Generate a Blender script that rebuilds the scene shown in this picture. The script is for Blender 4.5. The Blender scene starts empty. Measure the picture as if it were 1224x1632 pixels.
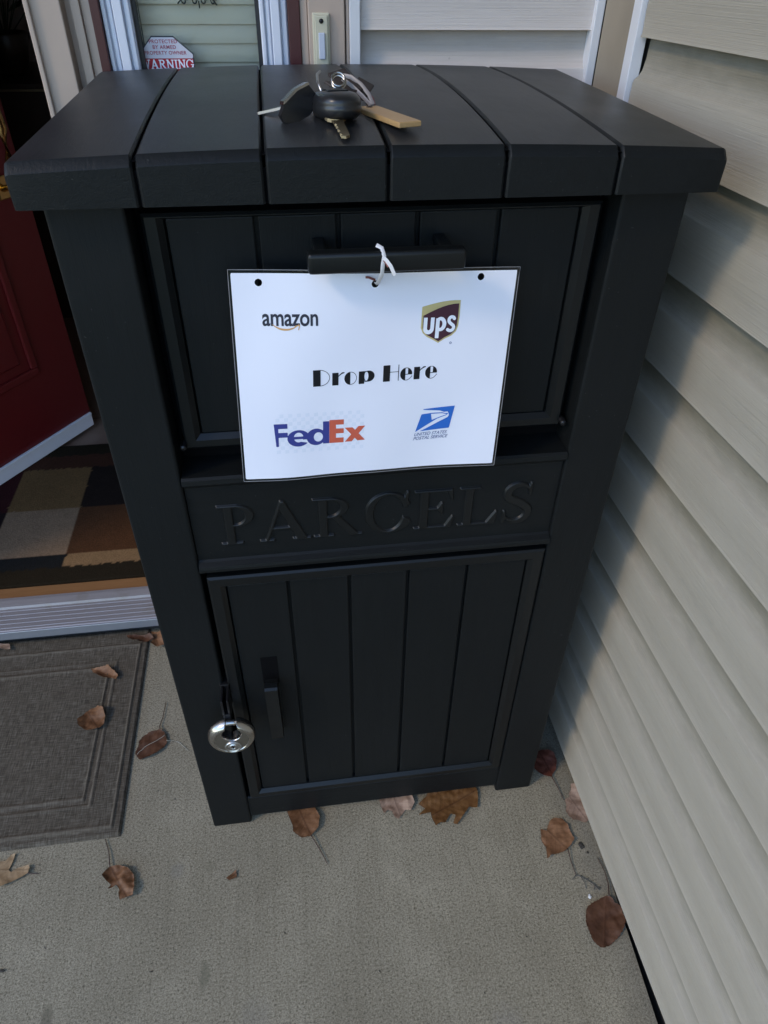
import bpy, bmesh, math, random
import numpy as np
from mathutils import Vector, Matrix, noise as mnoise

random.seed(7)
S = bpy.context.scene
COL = S.collection

# ------------------------------------------------------------------ camera
cam_d = bpy.data.cameras.new('camera')
cam = bpy.data.objects.new('camera', cam_d)
COL.objects.link(cam)
S.camera = cam
cam_d.sensor_fit = 'VERTICAL'
cam_d.sensor_height = 36.0
cam_d.lens = 36.0 * 1133.9 / 1632.0
cam_d.clip_start = 0.02
cam_d.clip_end = 500
cam.location = (-0.1001, -0.6913, 1.3012)
_a, _b, _c = [math.radians(v) for v in (-8.6842, 50.7171, 1.0252)]
cam.rotation_euler = (Matrix.Rotation(_a, 3, 'Z') @ Matrix.Rotation(_b, 3, 'X') @ Matrix.Rotation(_c, 3, 'Z')).to_euler()

# ------------------------------------------------------------------ sky, sun, exposure
SUN_TO = Vector((-0.668, -0.318, 0.65)).normalized()       # towards the sun
elev = math.asin(SUN_TO.z)
azim = math.atan2(SUN_TO.x, SUN_TO.y)
W = bpy.data.worlds.new('World')
S.world = W
W.use_nodes = True
wn = W.node_tree.nodes
sky = wn.new('ShaderNodeTexSky')
sky.sky_type = 'NISHITA'
sky.sun_disc = False
sky.sun_elevation = elev
sky.sun_rotation = azim
sky.ozone_density = 2.6
sky.air_density = 1.0
sky.dust_density = 0.3
bg = wn['Background']
bg.inputs['Strength'].default_value = 0.15
W.node_tree.links.new(sky.outputs[0], bg.inputs['Color'])

sl = bpy.data.lights.new('sun', 'SUN')
sl.energy = 0.44
sl.angle = math.radians(9)
sl.color = (1.0, 0.77, 0.50)
so = bpy.data.objects.new('sun', sl)
COL.objects.link(so)
so.location = SUN_TO * 6
so.rotation_euler = SUN_TO.to_track_quat('Z', 'Y').to_euler()

S.view_settings.view_transform = 'Standard'
S.view_settings.look = 'None'
S.view_settings.exposure = 1.38
S.view_settings.gamma = 1

# ------------------------------------------------------------------ materials
class NT:
    def __init__(s, name):
        s.m = bpy.data.materials.new(name)
        s.m.use_nodes = True
        s.t = s.m.node_tree
        s.b = s.t.nodes['Principled BSDF']
    def n(s, t, **k):
        x = s.t.nodes.new(t)
        for a, v in k.items():
            setattr(x, a, v)
        return x
    def l(s, a, b):
        s.t.links.new(a, b)
    def coord(s, scale=(1, 1, 1), rot=(0, 0, 0), out='Object'):
        c = s.n('ShaderNodeTexCoord'); m = s.n('ShaderNodeMapping')
        m.inputs['Scale'].default_value = scale
        m.inputs['Rotation'].default_value = rot
        s.l(c.outputs[out], m.inputs['Vector'])
        return m.outputs['Vector']
    def noise(s, vec, scale, detail=4, rough=.55, dist=0):
        x = s.n('ShaderNodeTexNoise')
        x.inputs['Scale'].default_value = scale
        x.inputs['Detail'].default_value = detail
        x.inputs['Roughness'].default_value = rough
        x.inputs['Distortion'].default_value = dist
        if vec is not None: s.l(vec, x.inputs['Vector'])
        return x.outputs['Fac']
    def ramp(s, fac, stops):
        r = s.n('ShaderNodeValToRGB')
        e = r.color_ramp.elements
        while len(e) < len(stops): e.new(.5)
        for i, (p, c) in enumerate(stops):
            e[i].position = p
            e[i].color = tuple(c) + (1,) if len(c) == 3 else c
        s.l(fac, r.inputs[0])
        return r.outputs[0]
    def mix(s, fac, a, b, mode='MIX'):
        m = s.n('ShaderNodeMix', data_type='RGBA', blend_type=mode)
        if isinstance(fac, (int, float)): m.inputs[0].default_value = fac
        else: s.l(fac, m.inputs[0])
        for v, i in ((a, 6), (b, 7)):
            if isinstance(v, tuple): m.inputs[i].default_value = v + (1,)
            else: s.l(v, m.inputs[i])
        return m.outputs[2]
    def math(s, op, a, b=None, c=None):
        m = s.n('ShaderNodeMath', operation=op)
        for i, v in enumerate((a, b, c)):
            if v is None: continue
            if isinstance(v, (int, float)): m.inputs[i].default_value = v
            else: s.l(v, m.inputs[i])
        return m.outputs[0]
    def color(s, c):
        if isinstance(c, tuple): s.b.inputs['Base Color'].default_value = c + (1,)
        else: s.l(c, s.b.inputs['Base Color'])
    def rough(s, r):
        if isinstance(r, (int, float)): s.b.inputs['Roughness'].default_value = r
        else: s.l(r, s.b.inputs['Roughness'])
    def spec(s, v): s.b.inputs['Specular IOR Level'].default_value = v
    def metal(s, v): s.b.inputs['Metallic'].default_value = v
    def bump(s, h, strength=.3, dist=.001, normal=None):
        b = s.n('ShaderNodeBump')
        b.inputs['Strength'].default_value = strength
        b.inputs['Distance'].default_value = dist
        s.l(h, b.inputs['Height'])
        if normal is not None: s.l(normal, b.inputs['Normal'])
        s.l(b.outputs[0], s.b.inputs['Normal'])
        return b.outputs[0]

def plain(name, c, rough=.5, var=.12, scale=30, metal=0, spec=.5, bump=.0, bscale=200):
    t = NT(name)
    v = t.coord()
    f = t.noise(v, scale, 5)
    t.color(t.mix(f, tuple(x * (1 - var) for x in c), tuple(min(1, x * (1 + var)) for x in c)))
    t.rough(rough); t.metal(metal); t.spec(spec)
    if bump: t.bump(t.noise(v, bscale, 3), bump, .001)
    return t.m

def black_plastic(name, stretch, top=False):
    """Moulded resin with a faint wood grain along the stretched axis."""
    t = NT(name)
    v = t.coord(stretch)
    g = t.noise(v, 9, 6, .65, .6)
    fine = t.noise(t.coord(tuple(x * 1.0 for x in stretch)), 60, 3, .6)
    spot = t.noise(t.coord(), 420, 2)
    blot = t.noise(t.coord(), 7, 5, .6)
    k = 1.0
    c = t.mix(g, (.0050 * k, .0062 * k, .0066 * k), (.0082 * k, .0096 * k, .0102 * k))
    if top:                                            # lid dust, with the pale sheen of its top painted in
        d = t.ramp(blot, [(.42, (0, 0, 0)), (.75, (1, 1, 1))])
        ge = t.n('ShaderNodeNewGeometry'); sp = t.n('ShaderNodeSeparateXYZ'); t.l(ge.outputs['Normal'], sp.inputs[0])
        flat = t.ramp(sp.outputs[2], [(.80, (0, 0, 0)), (.95, (1, 1, 1))])     # dust and painted sheen on level faces only
        film = t.math('MULTIPLY_ADD', d, .45, .55)
        dm = t.math('MULTIPLY', t.math('MULTIPLY', film, flat), .38)
        c = t.mix(dm, c, (.046, .047, .052))
        t.l(t.math('MULTIPLY_ADD', flat, .40, .20), t.b.inputs['Specular IOR Level'])
    else:
        d = t.ramp(blot, [(.5, (0, 0, 0)), (.8, (1, 1, 1))])
        c = t.mix(t.math('MULTIPLY', d, .07), c, (.03, .03, .03))
    spk = t.ramp(t.noise(t.coord(), 240, 2, .5), [(.735, (0, 0, 0)), (.765, (1, 1, 1))])
    c = t.mix(t.math('MULTIPLY', spk, .30), c, (.11, .11, .105))
    scf = t.ramp(t.noise(t.coord(tuple(x * 2.2 for x in stretch)), 3.2, 7, .75), [(.66, (0, 0, 0)), (.74, (1, 1, 1))])
    c = t.mix(t.math('MULTIPLY', scf, .12), c, (.06, .06, .058))
    t.color(c)
    t.rough(t.math('MULTIPLY_ADD', blot, .22, (.32 if top else .38)))
    if not top: t.spec(.20)
    h = t.math('ADD', t.math('MULTIPLY', g, 1.0), t.math('MULTIPLY', fine, .45))
    h = t.math('ADD', h, t.math('MULTIPLY', spot, .18))
    t.bump(h, .34, .0012)
    return t.m

M = {}
M['black_v'] = black_plastic('black resin upright grain', (14, 14, 1.2))
M['black_h'] = black_plastic('black resin level grain', (1.2, 14, 14))
M['black_lid'] = black_plastic('black resin lid', (12, 1.6, 12), True)
M['black_smooth'] = plain('smooth black resin', (.0056, .0066, .0070), .36, .1, 40, spec=.32, bump=.08, bscale=500)
M['black_letter'] = plain('glossier raised black resin', (.0056, .0066, .0070), .40, .1, 40, spec=.34)
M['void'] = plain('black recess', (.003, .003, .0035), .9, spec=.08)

def siding(name, c, dirt, grime=.5):
    t = NT(name)
    uv = t.n('ShaderNodeTexCoord')
    sep = t.n('ShaderNodeSeparateXYZ'); t.l(uv.outputs['UV'], sep.inputs[0])
    v = sep.outputs[1]                                  # 0 at the butt edge of a board, 1 at the top of its cove
    vec = t.coord((1, 1, 1))
    grain = t.n('ShaderNodeMapping'); grain.inputs['Scale'].default_value = (4, 64, 1)
    t.l(uv.outputs['UV'], grain.inputs['Vector'])
    g = t.noise(grain.outputs[0], 1.0, 5, .65, .25)
    big = t.noise(vec, 5, 4)
    mid = t.noise(t.coord((1, 2.5, 9)), 9, 6, .7, .3)
    col = t.mix(big, tuple(x * .95 for x in c), tuple(x * 1.04 for x in c))
    col = t.mix(.20, col, t.ramp(g, [(.35, (.72, .72, .72)), (.55, (1.0, 1.0, 1.0)), (.75, (1.14, 1.14, 1.14))]), 'MULTIPLY')
    wash = t.ramp(t.noise(t.coord((1, 1.2, 3)), 13, 6, .7, .5), [(.42, (0, 0, 0)), (.70, (1, 1, 1))])
    col = t.mix(t.math('MULTIPLY', wash, .22 * grime), col, tuple(x * .80 for x in c))
    # grey-green dirt and painted shade in the cove below each butt, broken up
    up = t.ramp(v, [(.60, (0, 0, 0)), (.66, (.55, .55, .55)), (.90, (1, 1, 1))])
    patch = t.ramp(mid, [(.34, (.30, .30, .30)), (.66, (1, 1, 1))])
    f = t.math('MULTIPLY', t.math('MULTIPLY', up, patch), grime)
    col = t.mix(f, col, dirt)
    alg_shade = t.ramp(v, [(.74, (0, 0, 0)), (.88, (1, 1, 1))])  # algae, with the shade line under the butt painted in
    f2 = t.math('MULTIPLY', t.math('MULTIPLY', alg_shade, t.math('MULTIPLY_ADD', big, .9, .1)), grime * .9)
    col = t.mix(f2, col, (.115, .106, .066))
    # scuffs on the ridge
    rid = t.ramp(v, [(.52, (0, 0, 0)), (.60, (1, 1, 1)), (.66, (0, 0, 0))])
    sc = t.ramp(t.noise(t.coord((1, 3, 3)), 26, 6, .75), [(.62, (0, 0, 0)), (.70, (1, 1, 1))])
    col = t.mix(t.math('MULTIPLY', t.math('MULTIPLY', rid, sc), .45 * grime), col, tuple(min(1, x * 1.35) for x in c))
    spk = t.ramp(t.noise(vec, 110, 2), [(.76, (0, 0, 0)), (.79, (1, 1, 1))])
    col = t.mix(t.math('MULTIPLY', spk, .25), col, (.15, .14, .11))
    t.color(col); t.rough(.5); t.spec(.3)
    t.bump(g, .6, .0018)
    return t.m
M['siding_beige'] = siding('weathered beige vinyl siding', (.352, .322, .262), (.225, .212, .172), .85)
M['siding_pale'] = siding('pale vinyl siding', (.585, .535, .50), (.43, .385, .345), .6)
M['white_vinyl'] = plain('white vinyl trim', (.62, .63, .66), .4, .06, 12, bump=.05)
M['white_frame'] = plain('white window frame', (.66, .69, .78), .35, .06, 12, bump=.04)
M['tan_trim'] = plain('taupe painted trim', (.44, .345, .28), .5, .08, 14, bump=.08, bscale=90)
M['corner_tan'] = plain('weathered tan corner board', (.26, .22, .165), .6, .18, 11, bump=.15, bscale=60)
M['red_trim'] = plain('dark red painted trim', (.055, .008, .008), .4, .2, 16, bump=.1, bscale=80)
M['red_door'] = plain('dark red door paint', (.128, .0112, .0115), .34, .12, 6, bump=.05, bscale=60)
M['gasket'] = plain('black rubber gasket', (.01, .01, .012), .5)
M['sweep'] = plain('white door sweep', (.82, .80, .84), .45, .05)
M['brass'] = plain('polished brass', (.78, .55, .22), .18, .1, metal=1)
M['brass_aged'] = plain('aged brass key', (.42, .34, .22), .38, .2, 200, metal=1)
M['steel'] = plain('brushed steel', (.46, .44, .415), .22, .06, 120, metal=1)
M['lock_plate'] = plain('satin lock plate', (.30, .285, .255), .36, .1, 160, metal=1)
M['steel_dull'] = plain('dull nickel', (.52, .51, .50), .34, .15, 200, metal=1)
M['dark_steel'] = plain('blackened steel', (.02, .02, .022), .3, .1, metal=.6)
M['ivory'] = plain('yellowed ivory plastic', (.52, .49, .37), .4, .06)
M['button'] = plain('grey push button', (.50, .54, .64), .3, .06)
M['blind'] = plain('cream window blind', (.80, .73, .60), .55, .07, 6)
M['inner_wall'] = plain('interior wall paint', (.40, .33, .29), .7, .06, 4)
M['dark_wood'] = plain('dark stained wood', (.035, .022, .015), .4, .3, 14)
M['fob'] = plain('black car key fob', (.012, .012, .013), .32, .1, 90, spec=.6)
M['string_white'] = plain('white twist tie', (.72, .70, .70), .5, .08, 150)
M['string_red'] = plain('faded red ribbon', (.27, .09, .08), .6, .2, 150)
M['leather'] = plain('brown leather scrap', (.030, .021, .018), .55, .3, 120, bump=.2, bscale=300)
M['silver_strap'] = plain('grey key strap', (.21, .19, .185), .4, .25, 120)
M['wrought'] = plain('wrought iron', (.012, .012, .014), .5)
M['soil_dark'] = plain('dark foundation', (.05, .048, .045), .9)
M['aluminium_edge'] = plain('bright aluminium nose', (.40, .42, .46), .33, .1, 60, metal=.6)
M['porch_ceiling'] = plain('white porch ceiling', (.55, .55, .55), .6, .04)
M['lawn'] = plain('lawn', (.05, .075, .025), .9, .4, 3)
M['chip'] = plain('white chip', (.7, .72, .72), .4)
M['debris'] = plain('dark crumb', (.04, .036, .028), .8)
M['hair'] = plain('pale fibre', (.40, .37, .29), .6)
M['stem'] = plain('leaf stem', (.055, .032, .024), .6, .3, 90)
M['twig'] = plain('grey twig fibre', (.07, .062, .052), .8, .3, 90)

def aluminium():
    t = NT('grooved aluminium sill')
    v = t.coord((3, 60, 60))
    f = t.noise(v, 6, 5, .6)
    d = t.noise(t.coord(), 18, 5, .6)
    c = t.mix(f, (.25, .235, .24), (.34, .325, .33))
    c = t.mix(t.ramp(d, [(.55, (0, 0, 0)), (.75, (.6, .6, .6))]), c, (.22, .20, .165))
    t.color(c); t.metal(.3); t.rough(.45)
    t.bump(f, .15, .0006)
    return t.m
M['aluminium'] = aluminium()

def oak(name, a, b, axis=(1.5, 25, 25)):
    t = NT(name)
    g = t.noise(t.coord(axis), 6, 6, .6, 1.2)
    k = t.noise(t.coord((6, 14, 14)), 2.2, 3)
    c = t.mix(g, a, b)
    c = t.mix(t.ramp(k, [(.66, (0, 0, 0)), (.74, (1, 1, 1))]), c, tuple(x * .3 for x in a))
    t.color(c); t.rough(.4)
    t.bump(g, .15, .001)
    return t.m
M['oak_sill'] = oak('varnished oak sill', (.20, .095, .035), (.31, .165, .07))
M['oak_floor'] = oak('light wood floor', (.22, .14, .095), (.30, .20, .145))
M['tag_wood'] = oak('light wooden tag', (.36, .215, .085), (.46, .295, .135), (25, 25, 25))

def concrete():
    t = NT('broomed porch concrete')
    v = t.coord()
    big = t.ramp(t.noise(v, 3.4, 6, .62), [(.34, (0, 0, 0)), (.66, (1, 1, 1))])
    mid = t.noise(v, 16, 6, .65)
    sand = t.noise(v, 270, 3, .7)
    sand2 = t.noise(v, 520, 2, .6)
    broom = t.noise(t.coord((46, 1.4, 1)), 2.4, 6, .65)
    c = t.mix(big, (.243, .217, .156), (.388, .352, .260))
    c = t.mix(t.ramp(mid, [(.3, (.75, .75, .75)), (.7, (0, 0, 0))]), c, (.275, .246, .176))
    grain = t.ramp(sand, [(.34, (.42, .41, .39)), (.45, (.86, .86, .85)), (.57, (1.02, 1.02, 1.02)), (.72, (1.30, 1.29, 1.26))])
    c = t.mix(1.0, c, grain, 'MULTIPLY')
    fine = t.ramp(sand2, [(.34, (.55, .55, .54)), (.55, (1, 1, 1)), (.72, (1.3, 1.3, 1.28))])
    c = t.mix(.8, c, fine, 'MULTIPLY')
    bro = t.ramp(broom, [(.30, (.80, .795, .78)), (.55, (1, 1, 1)), (.8, (1.09, 1.09, 1.08))])
    c = t.mix(.6, c, bro, 'MULTIPLY')
    pit = t.ramp(t.noise(v, 85, 2, .5), [(.235, (1, 1, 1)), (.27, (0, 0, 0))])
    c = t.mix(t.math('MULTIPLY', pit, .8), c, (.075, .07, .06))
    # a few olive damp spots with a shape of their own
    pos = t.n('ShaderNodeTexCoord').outputs['Object']
    for (x, y, rx, ry, k, colr) in ((-.309, -.246, .010, .024, .55, (.13, .125, .085)), (-.546, -.275, .011, .024, .6, (.11, .10, .07)),
                              (-.367, -.072, .016, .018, .28, (.17, .165, .15)), (-.309, -.074, .013, .012, .4, (.17, .155, .105)),
                              (.250, -.43, .055, .040, .28, (.19, .185, .17)), (.155, -.39, .03, .05, .2, (.2, .19, .18)),
                              (-.23, -.33, .03, .05, .18, (.2, .19, .17))):
        mp = t.n('ShaderNodeMapping', vector_type='TEXTURE')
        mp.inputs['Location'].default_value = (x, y, 0)
        mp.inputs['Scale'].default_value = (rx, ry, 1)
        t.l(pos, mp.inputs['Vector'])
        ln = t.n('ShaderNodeVectorMath', operation='LENGTH'); t.l(mp.outputs[0], ln.inputs[0])
        d = t.math('ADD', ln.outputs['Value'], t.math('MULTIPLY_ADD', t.noise(v, 60, 4), 1.0, -.5))
        f = t.ramp(d, [(.55, (k, k, k)), (1.0, (0, 0, 0))])
        c = t.mix(f, c, colr)
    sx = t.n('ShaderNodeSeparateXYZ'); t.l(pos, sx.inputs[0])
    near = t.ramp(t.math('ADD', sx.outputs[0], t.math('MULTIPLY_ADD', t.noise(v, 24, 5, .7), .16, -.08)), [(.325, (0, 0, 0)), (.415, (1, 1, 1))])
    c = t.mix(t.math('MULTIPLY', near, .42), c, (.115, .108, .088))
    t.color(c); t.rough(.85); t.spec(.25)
    h = t.math('ADD', t.math('MULTIPLY', sand, .8), t.math('MULTIPLY', broom, .8))
    h = t.math('ADD', h, t.math('MULTIPLY', sand2, .35))
    t.bump(h, .28, .0012)
    return t.m
M['concrete'] = concrete()

def woven():
    t = NT('woven grey doormat')
    v = t.coord()
    sep = t.n('ShaderNodeSeparateXYZ'); t.l(v, sep.inputs[0])
    wx = t.noise(t.coord((460, 36, 1)), 1.0, 3, .6)
    wy = t.noise(t.coord((36, 460, 1)), 1.0, 3, .6)
    cl = t.noise(v, 18, 5, .65)
    w = t.math('ADD', t.math('MULTIPLY', wx, .55), t.math('MULTIPLY', wy, .55))
    c = t.ramp(w, [(.36, (.036, .030, .022)), (.52, (.078, .067, .050)), (.70, (.165, .147, .115))])
    c = t.mix(t.ramp(cl, [(.35, (0, 0, 0)), (.75, (.5, .5, .5))]), c, (.085, .070, .052))
    at = t.n('ShaderNodeAttribute'); at.attribute_name = 'wear'
    c = t.mix(t.math('MULTIPLY', at.outputs['Fac'], .55), c, (.165, .142, .11))
    t.color(c); t.rough(.9); t.spec(.15)
    t.bump(w, .7, .0016)
    return t.m
M['mat'] = woven()

def rug_mat():
    t = NT('block pattern rug pile')
    at = t.n('ShaderNodeAttribute'); at.attribute_name = 'tone'
    f = t.noise(t.coord(), 260, 3, .7)
    f2 = t.noise(t.coord(), 30, 4, .6)
    c = t.mix(.75, at.outputs['Color'], t.ramp(f, [(.3, (.6, .6, .6)), (.6, (1.05, 1.05, 1.05)), (.8, (1.35, 1.35, 1.35))]), 'MULTIPLY')
    c = t.mix(.4, c, t.ramp(f2, [(.3, (.75, .75, .75)), (.7, (1.15, 1.15, 1.15))]), 'MULTIPLY')
    t.color(c); t.rough(.95); t.spec(.1)
    t.bump(f, .6, .002)
    return t.m
M['rug'] = rug_mat()

def leaf_mat(name, a, b, vein=1.0):
    t = NT(name)
    at = t.n('ShaderNodeAttribute'); at.attribute_name = 'vein'
    f = t.noise(t.coord(), 55, 5, .65)
    f2 = t.noise(t.coord(), 300, 3, .6)
    c = t.mix(t.ramp(f, [(.32, (0, 0, 0)), (.68, (1, 1, 1))]), a, b)
    c = t.mix(.5, c, t.ramp(f2, [(.3, (.75, .75, .75)), (.7, (1.1, 1.1, 1.1))]), 'MULTIPLY')
    c = t.mix(t.math('MULTIPLY', at.outputs['Fac'], .75), c, tuple(x * vein for x in a))
    t.color(c); t.rough(.55); t.spec(.3)
    t.bump(f, .4, .002)
    return t.m

def paper_mat():
    t = NT('laminated white paper')
    f = t.noise(t.coord(), 9, 3)
    t.color(t.mix(f, (.84, .855, .96), (.87, .885, .97)))
    t.rough(.35); t.spec(.35)
    t.b.inputs['Coat Weight'].default_value = .5
    t.b.inputs['Coat Roughness'].default_value = .18
    t.bump(t.noise(t.coord(), 14, 3), .12, .004)
    return t.m
M['paper'] = paper_mat()

def ink(name, c):
    return plain(name, c, .4, .06, 60, spec=.3)
INK = {k: ink('ink ' + k, c) for k, c in dict(
    black=(.008, .008, .011), charcoal=(.03, .033, .052), smile=(.62, .36, .15), gold=(.56, .47, .22), brown=(.065, .022, .036),
    white=(.84, .87, .96), indigo=(.045, .055, .25), coral=(.60, .12, .07), postal=(.028, .15, .56), slate=(.16, .19, .33),
    checker=(.765, .80, .90), red=(.42, .017, .035), rose=(.36, .07, .11), sticker=(.60, .60, .68), outline=(.035, .045, .06)).items()}

def glassy(name, gloss, tint=(1, 1, 1), rough=.02):
    t = NT(name)
    out = t.t.nodes['Material Output']
    tr = t.n('ShaderNodeBsdfTransparent'); tr.inputs[0].default_value = tint + (1,)
    gl = t.n('ShaderNodeBsdfGlossy'); gl.inputs['Roughness'].default_value = rough
    fr = t.n('ShaderNodeFresnel'); fr.inputs[0].default_value = 1.45
    mx = t.n('ShaderNodeMixShader')
    t.l(t.math('MULTIPLY', fr.outputs[0], gloss), mx.inputs[0])
    t.l(tr.outputs[0], mx.inputs[1]); t.l(gl.outputs[0], mx.inputs[2])
    t.l(mx.outputs[0], out.inputs['Surface'])
    return t.m
M['glass'] = glassy('window glass', 1.0, (.98, .99, .97))
M['film'] = glassy('clear laminating film', 1.6, (.93, .94, .95), .12)

# ------------------------------------------------------------------ mesh helpers
def wloc(o):
    v = Vector((0, 0, 0))
    while o is not None:
        v += Vector(o.location); o = o.parent
    return v

class MB:
    def __init__(s): s.v = []; s.f = []; s.smooth = []
    def add(s, vs, fs, smooth=False):
        o = len(s.v)
        s.v += [tuple(p) for p in vs]
        for f in fs:
            s.f.append(tuple(i + o for i in f)); s.smooth.append(smooth)
        return s
    def bm(s, b, smooth=False, mat=None):
        b.verts.ensure_lookup_table(); b.verts.index_update()
        vs = [(mat @ v.co) if mat else v.co for v in b.verts]
        s.add(vs, [[v.index for v in f.verts] for f in b.faces], smooth)
        b.free(); return s
    def box(s, x0, x1, y0, y1, z0, z1, bev=0.0, seg=2, mat=None):
        b = bmesh.new()
        bmesh.ops.create_cube(b, size=1)
        for v in b.verts:
            v.co = ((x0 + x1) / 2 + v.co.x * (x1 - x0), (y0 + y1) / 2 + v.co.y * (y1 - y0), (z0 + z1) / 2 + v.co.z * (z1 - z0))
        if bev: bmesh.ops.bevel(b, geom=list(b.edges), offset=bev, segments=seg, affect='EDGES', profile=.5)
        return s.bm(b, False, mat)
    def prism(s, pts, d0, d1, frame, bev=0):
        """Closed polygon (2-D) swept along the third axis; frame(u, v, d) gives a point."""
        n = len(pts)
        vs = [frame(u, v, d0) for u, v in pts] + [frame(u, v, d1) for u, v in pts]
        fs = [tuple(range(n))[::-1], tuple(range(n, 2 * n))] + [(i, (i + 1) % n, n + (i + 1) % n, n + i) for i in range(n)]
        return s.add(vs, fs)
    def tube(s, pts, r, seg=8, closed=False, flat=1.0):
        pts = [Vector(p) for p in pts]; n = len(pts)
        rs = r if isinstance(r, (list, tuple)) else [r] * n
        vs = []; up = Vector((0, 0, 1))
        for i, p in enumerate(pts):
            t = (pts[(i + 1) % n] - pts[i - 1]) if closed else (pts[min(i + 1, n - 1)] - pts[max(i - 1, 0)])
            t.normalize()
            a = t.cross(up)
            if a.length < 1e-3: a = t.cross(Vector((0, 1, 0)))
            a.normalize(); b = a.cross(t)
            for k in range(seg):
                w = 2 * math.pi * k / seg
                vs.append(p + a * (math.cos(w) * rs[i]) + b * (math.sin(w) * rs[i] * flat))
        fs = []
        for i in range(n if closed else n - 1):
            j = (i + 1) % n
            for k in range(seg):
                l = (k + 1) % seg
                fs.append((i * seg + k, i * seg + l, j * seg + l, j * seg + k))
        if not closed: fs += [tuple(range(seg))[::-1], tuple(range((n - 1) * seg, n * seg))]
        return s.add(vs, fs, True)
    def lathe(s, prof, mat, seg=40):
        """prof: (radius, height) pairs turned about local z, then placed by mat."""
        vs = []; fs = []
        for r, h in prof:
            for k in range(seg):
                w = 2 * math.pi * k / seg
                vs.append(mat @ Vector((r * math.cos(w), r * math.sin(w), h)))
        for i in range(len(prof) - 1):
            for k in range(seg):
                l = (k + 1) % seg
                fs.append((i * seg + k, i * seg + l, (i + 1) * seg + l, (i + 1) * seg + k))
        return s.add(vs, fs, True)
    def grid(s, P, smooth=True):
        """P: rows of points."""
        r = len(P); c = len(P[0])
        return s.add([p for row in P for p in row], [(i * c + j, i * c + j + 1, (i + 1) * c + j + 1, (i + 1) * c + j) for i in range(r - 1) for j in range(c - 1)], smooth)

def obj(name, mb, mat, parent=None, loc=None, attrs=None, recalc=True):
    me = bpy.data.meshes.new(name)
    base = wloc(parent) + (Vector(loc) if loc else Vector((0, 0, 0)))
    me.from_pydata([tuple(Vector(v) - base) for v in mb.v], [], mb.f)
    me.polygons.foreach_set('use_smooth', mb.smooth)
    me.update()
    if recalc:
        b = bmesh.new(); b.from_mesh(me)
        bmesh.ops.recalc_face_normals(b, faces=b.faces); b.to_mesh(me); b.free()
    if mat is not None: me.materials.append(mat)
    for an, (typ, vals) in (attrs or {}).items():
        a = me.attributes.new(an, typ, 'POINT')
        if typ == 'FLOAT': a.data.foreach_set('value', vals)
        else: a.data.foreach_set('color', [c for v in vals for c in (tuple(v) + (1,))])
    o = bpy.data.objects.new(name, me)
    COL.objects.link(o)
    if loc: o.location = loc
    if parent is not None: o.parent = parent
    return o

def tag(o, label, cat, group=None):
    o['label'] = label; o['category'] = cat
    if group: o['group'] = group
    return o
def thing(name, label, cat, loc, group=None):
    o = bpy.data.objects.new(name, None); COL.objects.link(o)
    o.location = loc; o.empty_display_size = .05
    return tag(o, label, cat, group)
def struct(o, kind='structure'):
    o['kind'] = kind; return o

# ------------------------------------------------------------------ 2-D shapes by signed distance
def sd_poly(pts):
    P = np.array(pts, float)
    def f(X, Y):
        d = np.full(X.shape, 1e9); s = np.ones(X.shape)
        n = len(P)
        for i in range(n):
            a = P[i]; b = P[i - 1]
            ex, ey = b - a
            wx, wy = X - a[0], Y - a[1]
            t = np.clip((wx * ex + wy * ey) / (ex * ex + ey * ey + 1e-18), 0, 1)
            d = np.minimum(d, (wx - ex * t) ** 2 + (wy - ey * t) ** 2)
            c1 = Y >= a[1]; c2 = Y < b[1]; c3 = ex * wy > ey * wx
            s = np.where((c1 & c2 & c3) | (~c1 & ~c2 & ~c3), -s, s)
        return s * np.sqrt(d)
    return f
def sd_line(pts, w):
    """Round-ended stroke of width w (or a list of widths) along a polyline."""
    P = np.array(pts, float)
    ws = np.array(w if isinstance(w, (list, tuple)) else [w] * len(P), float) / 2
    def f(X, Y):
        d = np.full(X.shape, 1e9)
        for i in range(len(P) - 1):
            a, b = P[i], P[i + 1]
            ex, ey = b - a
            t = np.clip(((X - a[0]) * ex + (Y - a[1]) * ey) / (ex * ex + ey * ey + 1e-18), 0, 1)
            d = np.minimum(d, np.hypot(X - a[0] - ex * t, Y - a[1] - ey * t) - (ws[i] + (ws[i + 1] - ws[i]) * t))
        return d
    return f
def sd_ell(cx, cy, rx, ry):
    return lambda X, Y: (np.hypot((X - cx) / rx, (Y - cy) / ry) - 1) * min(rx, ry)
def sd_box(x0, x1, y0, y1): return sd_poly([(x0, y0), (x1, y0), (x1, y1), (x0, y1)])
def U(*fs): return lambda X, Y: np.minimum.reduce([f(X, Y) for f in fs])
def CUT(a, *bs):
    def f(X, Y):
        d = a(X, Y)
        for b in bs: d = np.maximum(d, -b(X, Y))
        return d
    return f
def AND(*fs): return lambda X, Y: np.maximum.reduce([f(X, Y) for f in fs])
def MOVE(f, dx=0, dy=0, sx=1, sy=None, shear=0):
    sy = sx if sy is None else sy
    k = min(abs(sx), abs(sy))
    return lambda X, Y: f((X - dx - shear * (Y - dy)) / sx, (Y - dy) / sy) * k
def arc(cx, cy, rx, ry, a0, a1, n=18):
    return [(cx + rx * math.cos(math.radians(a0 + (a1 - a0) * i / n)), cy + ry * math.sin(math.radians(a0 + (a1 - a0) * i / n))) for i in range(n + 1)]

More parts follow.
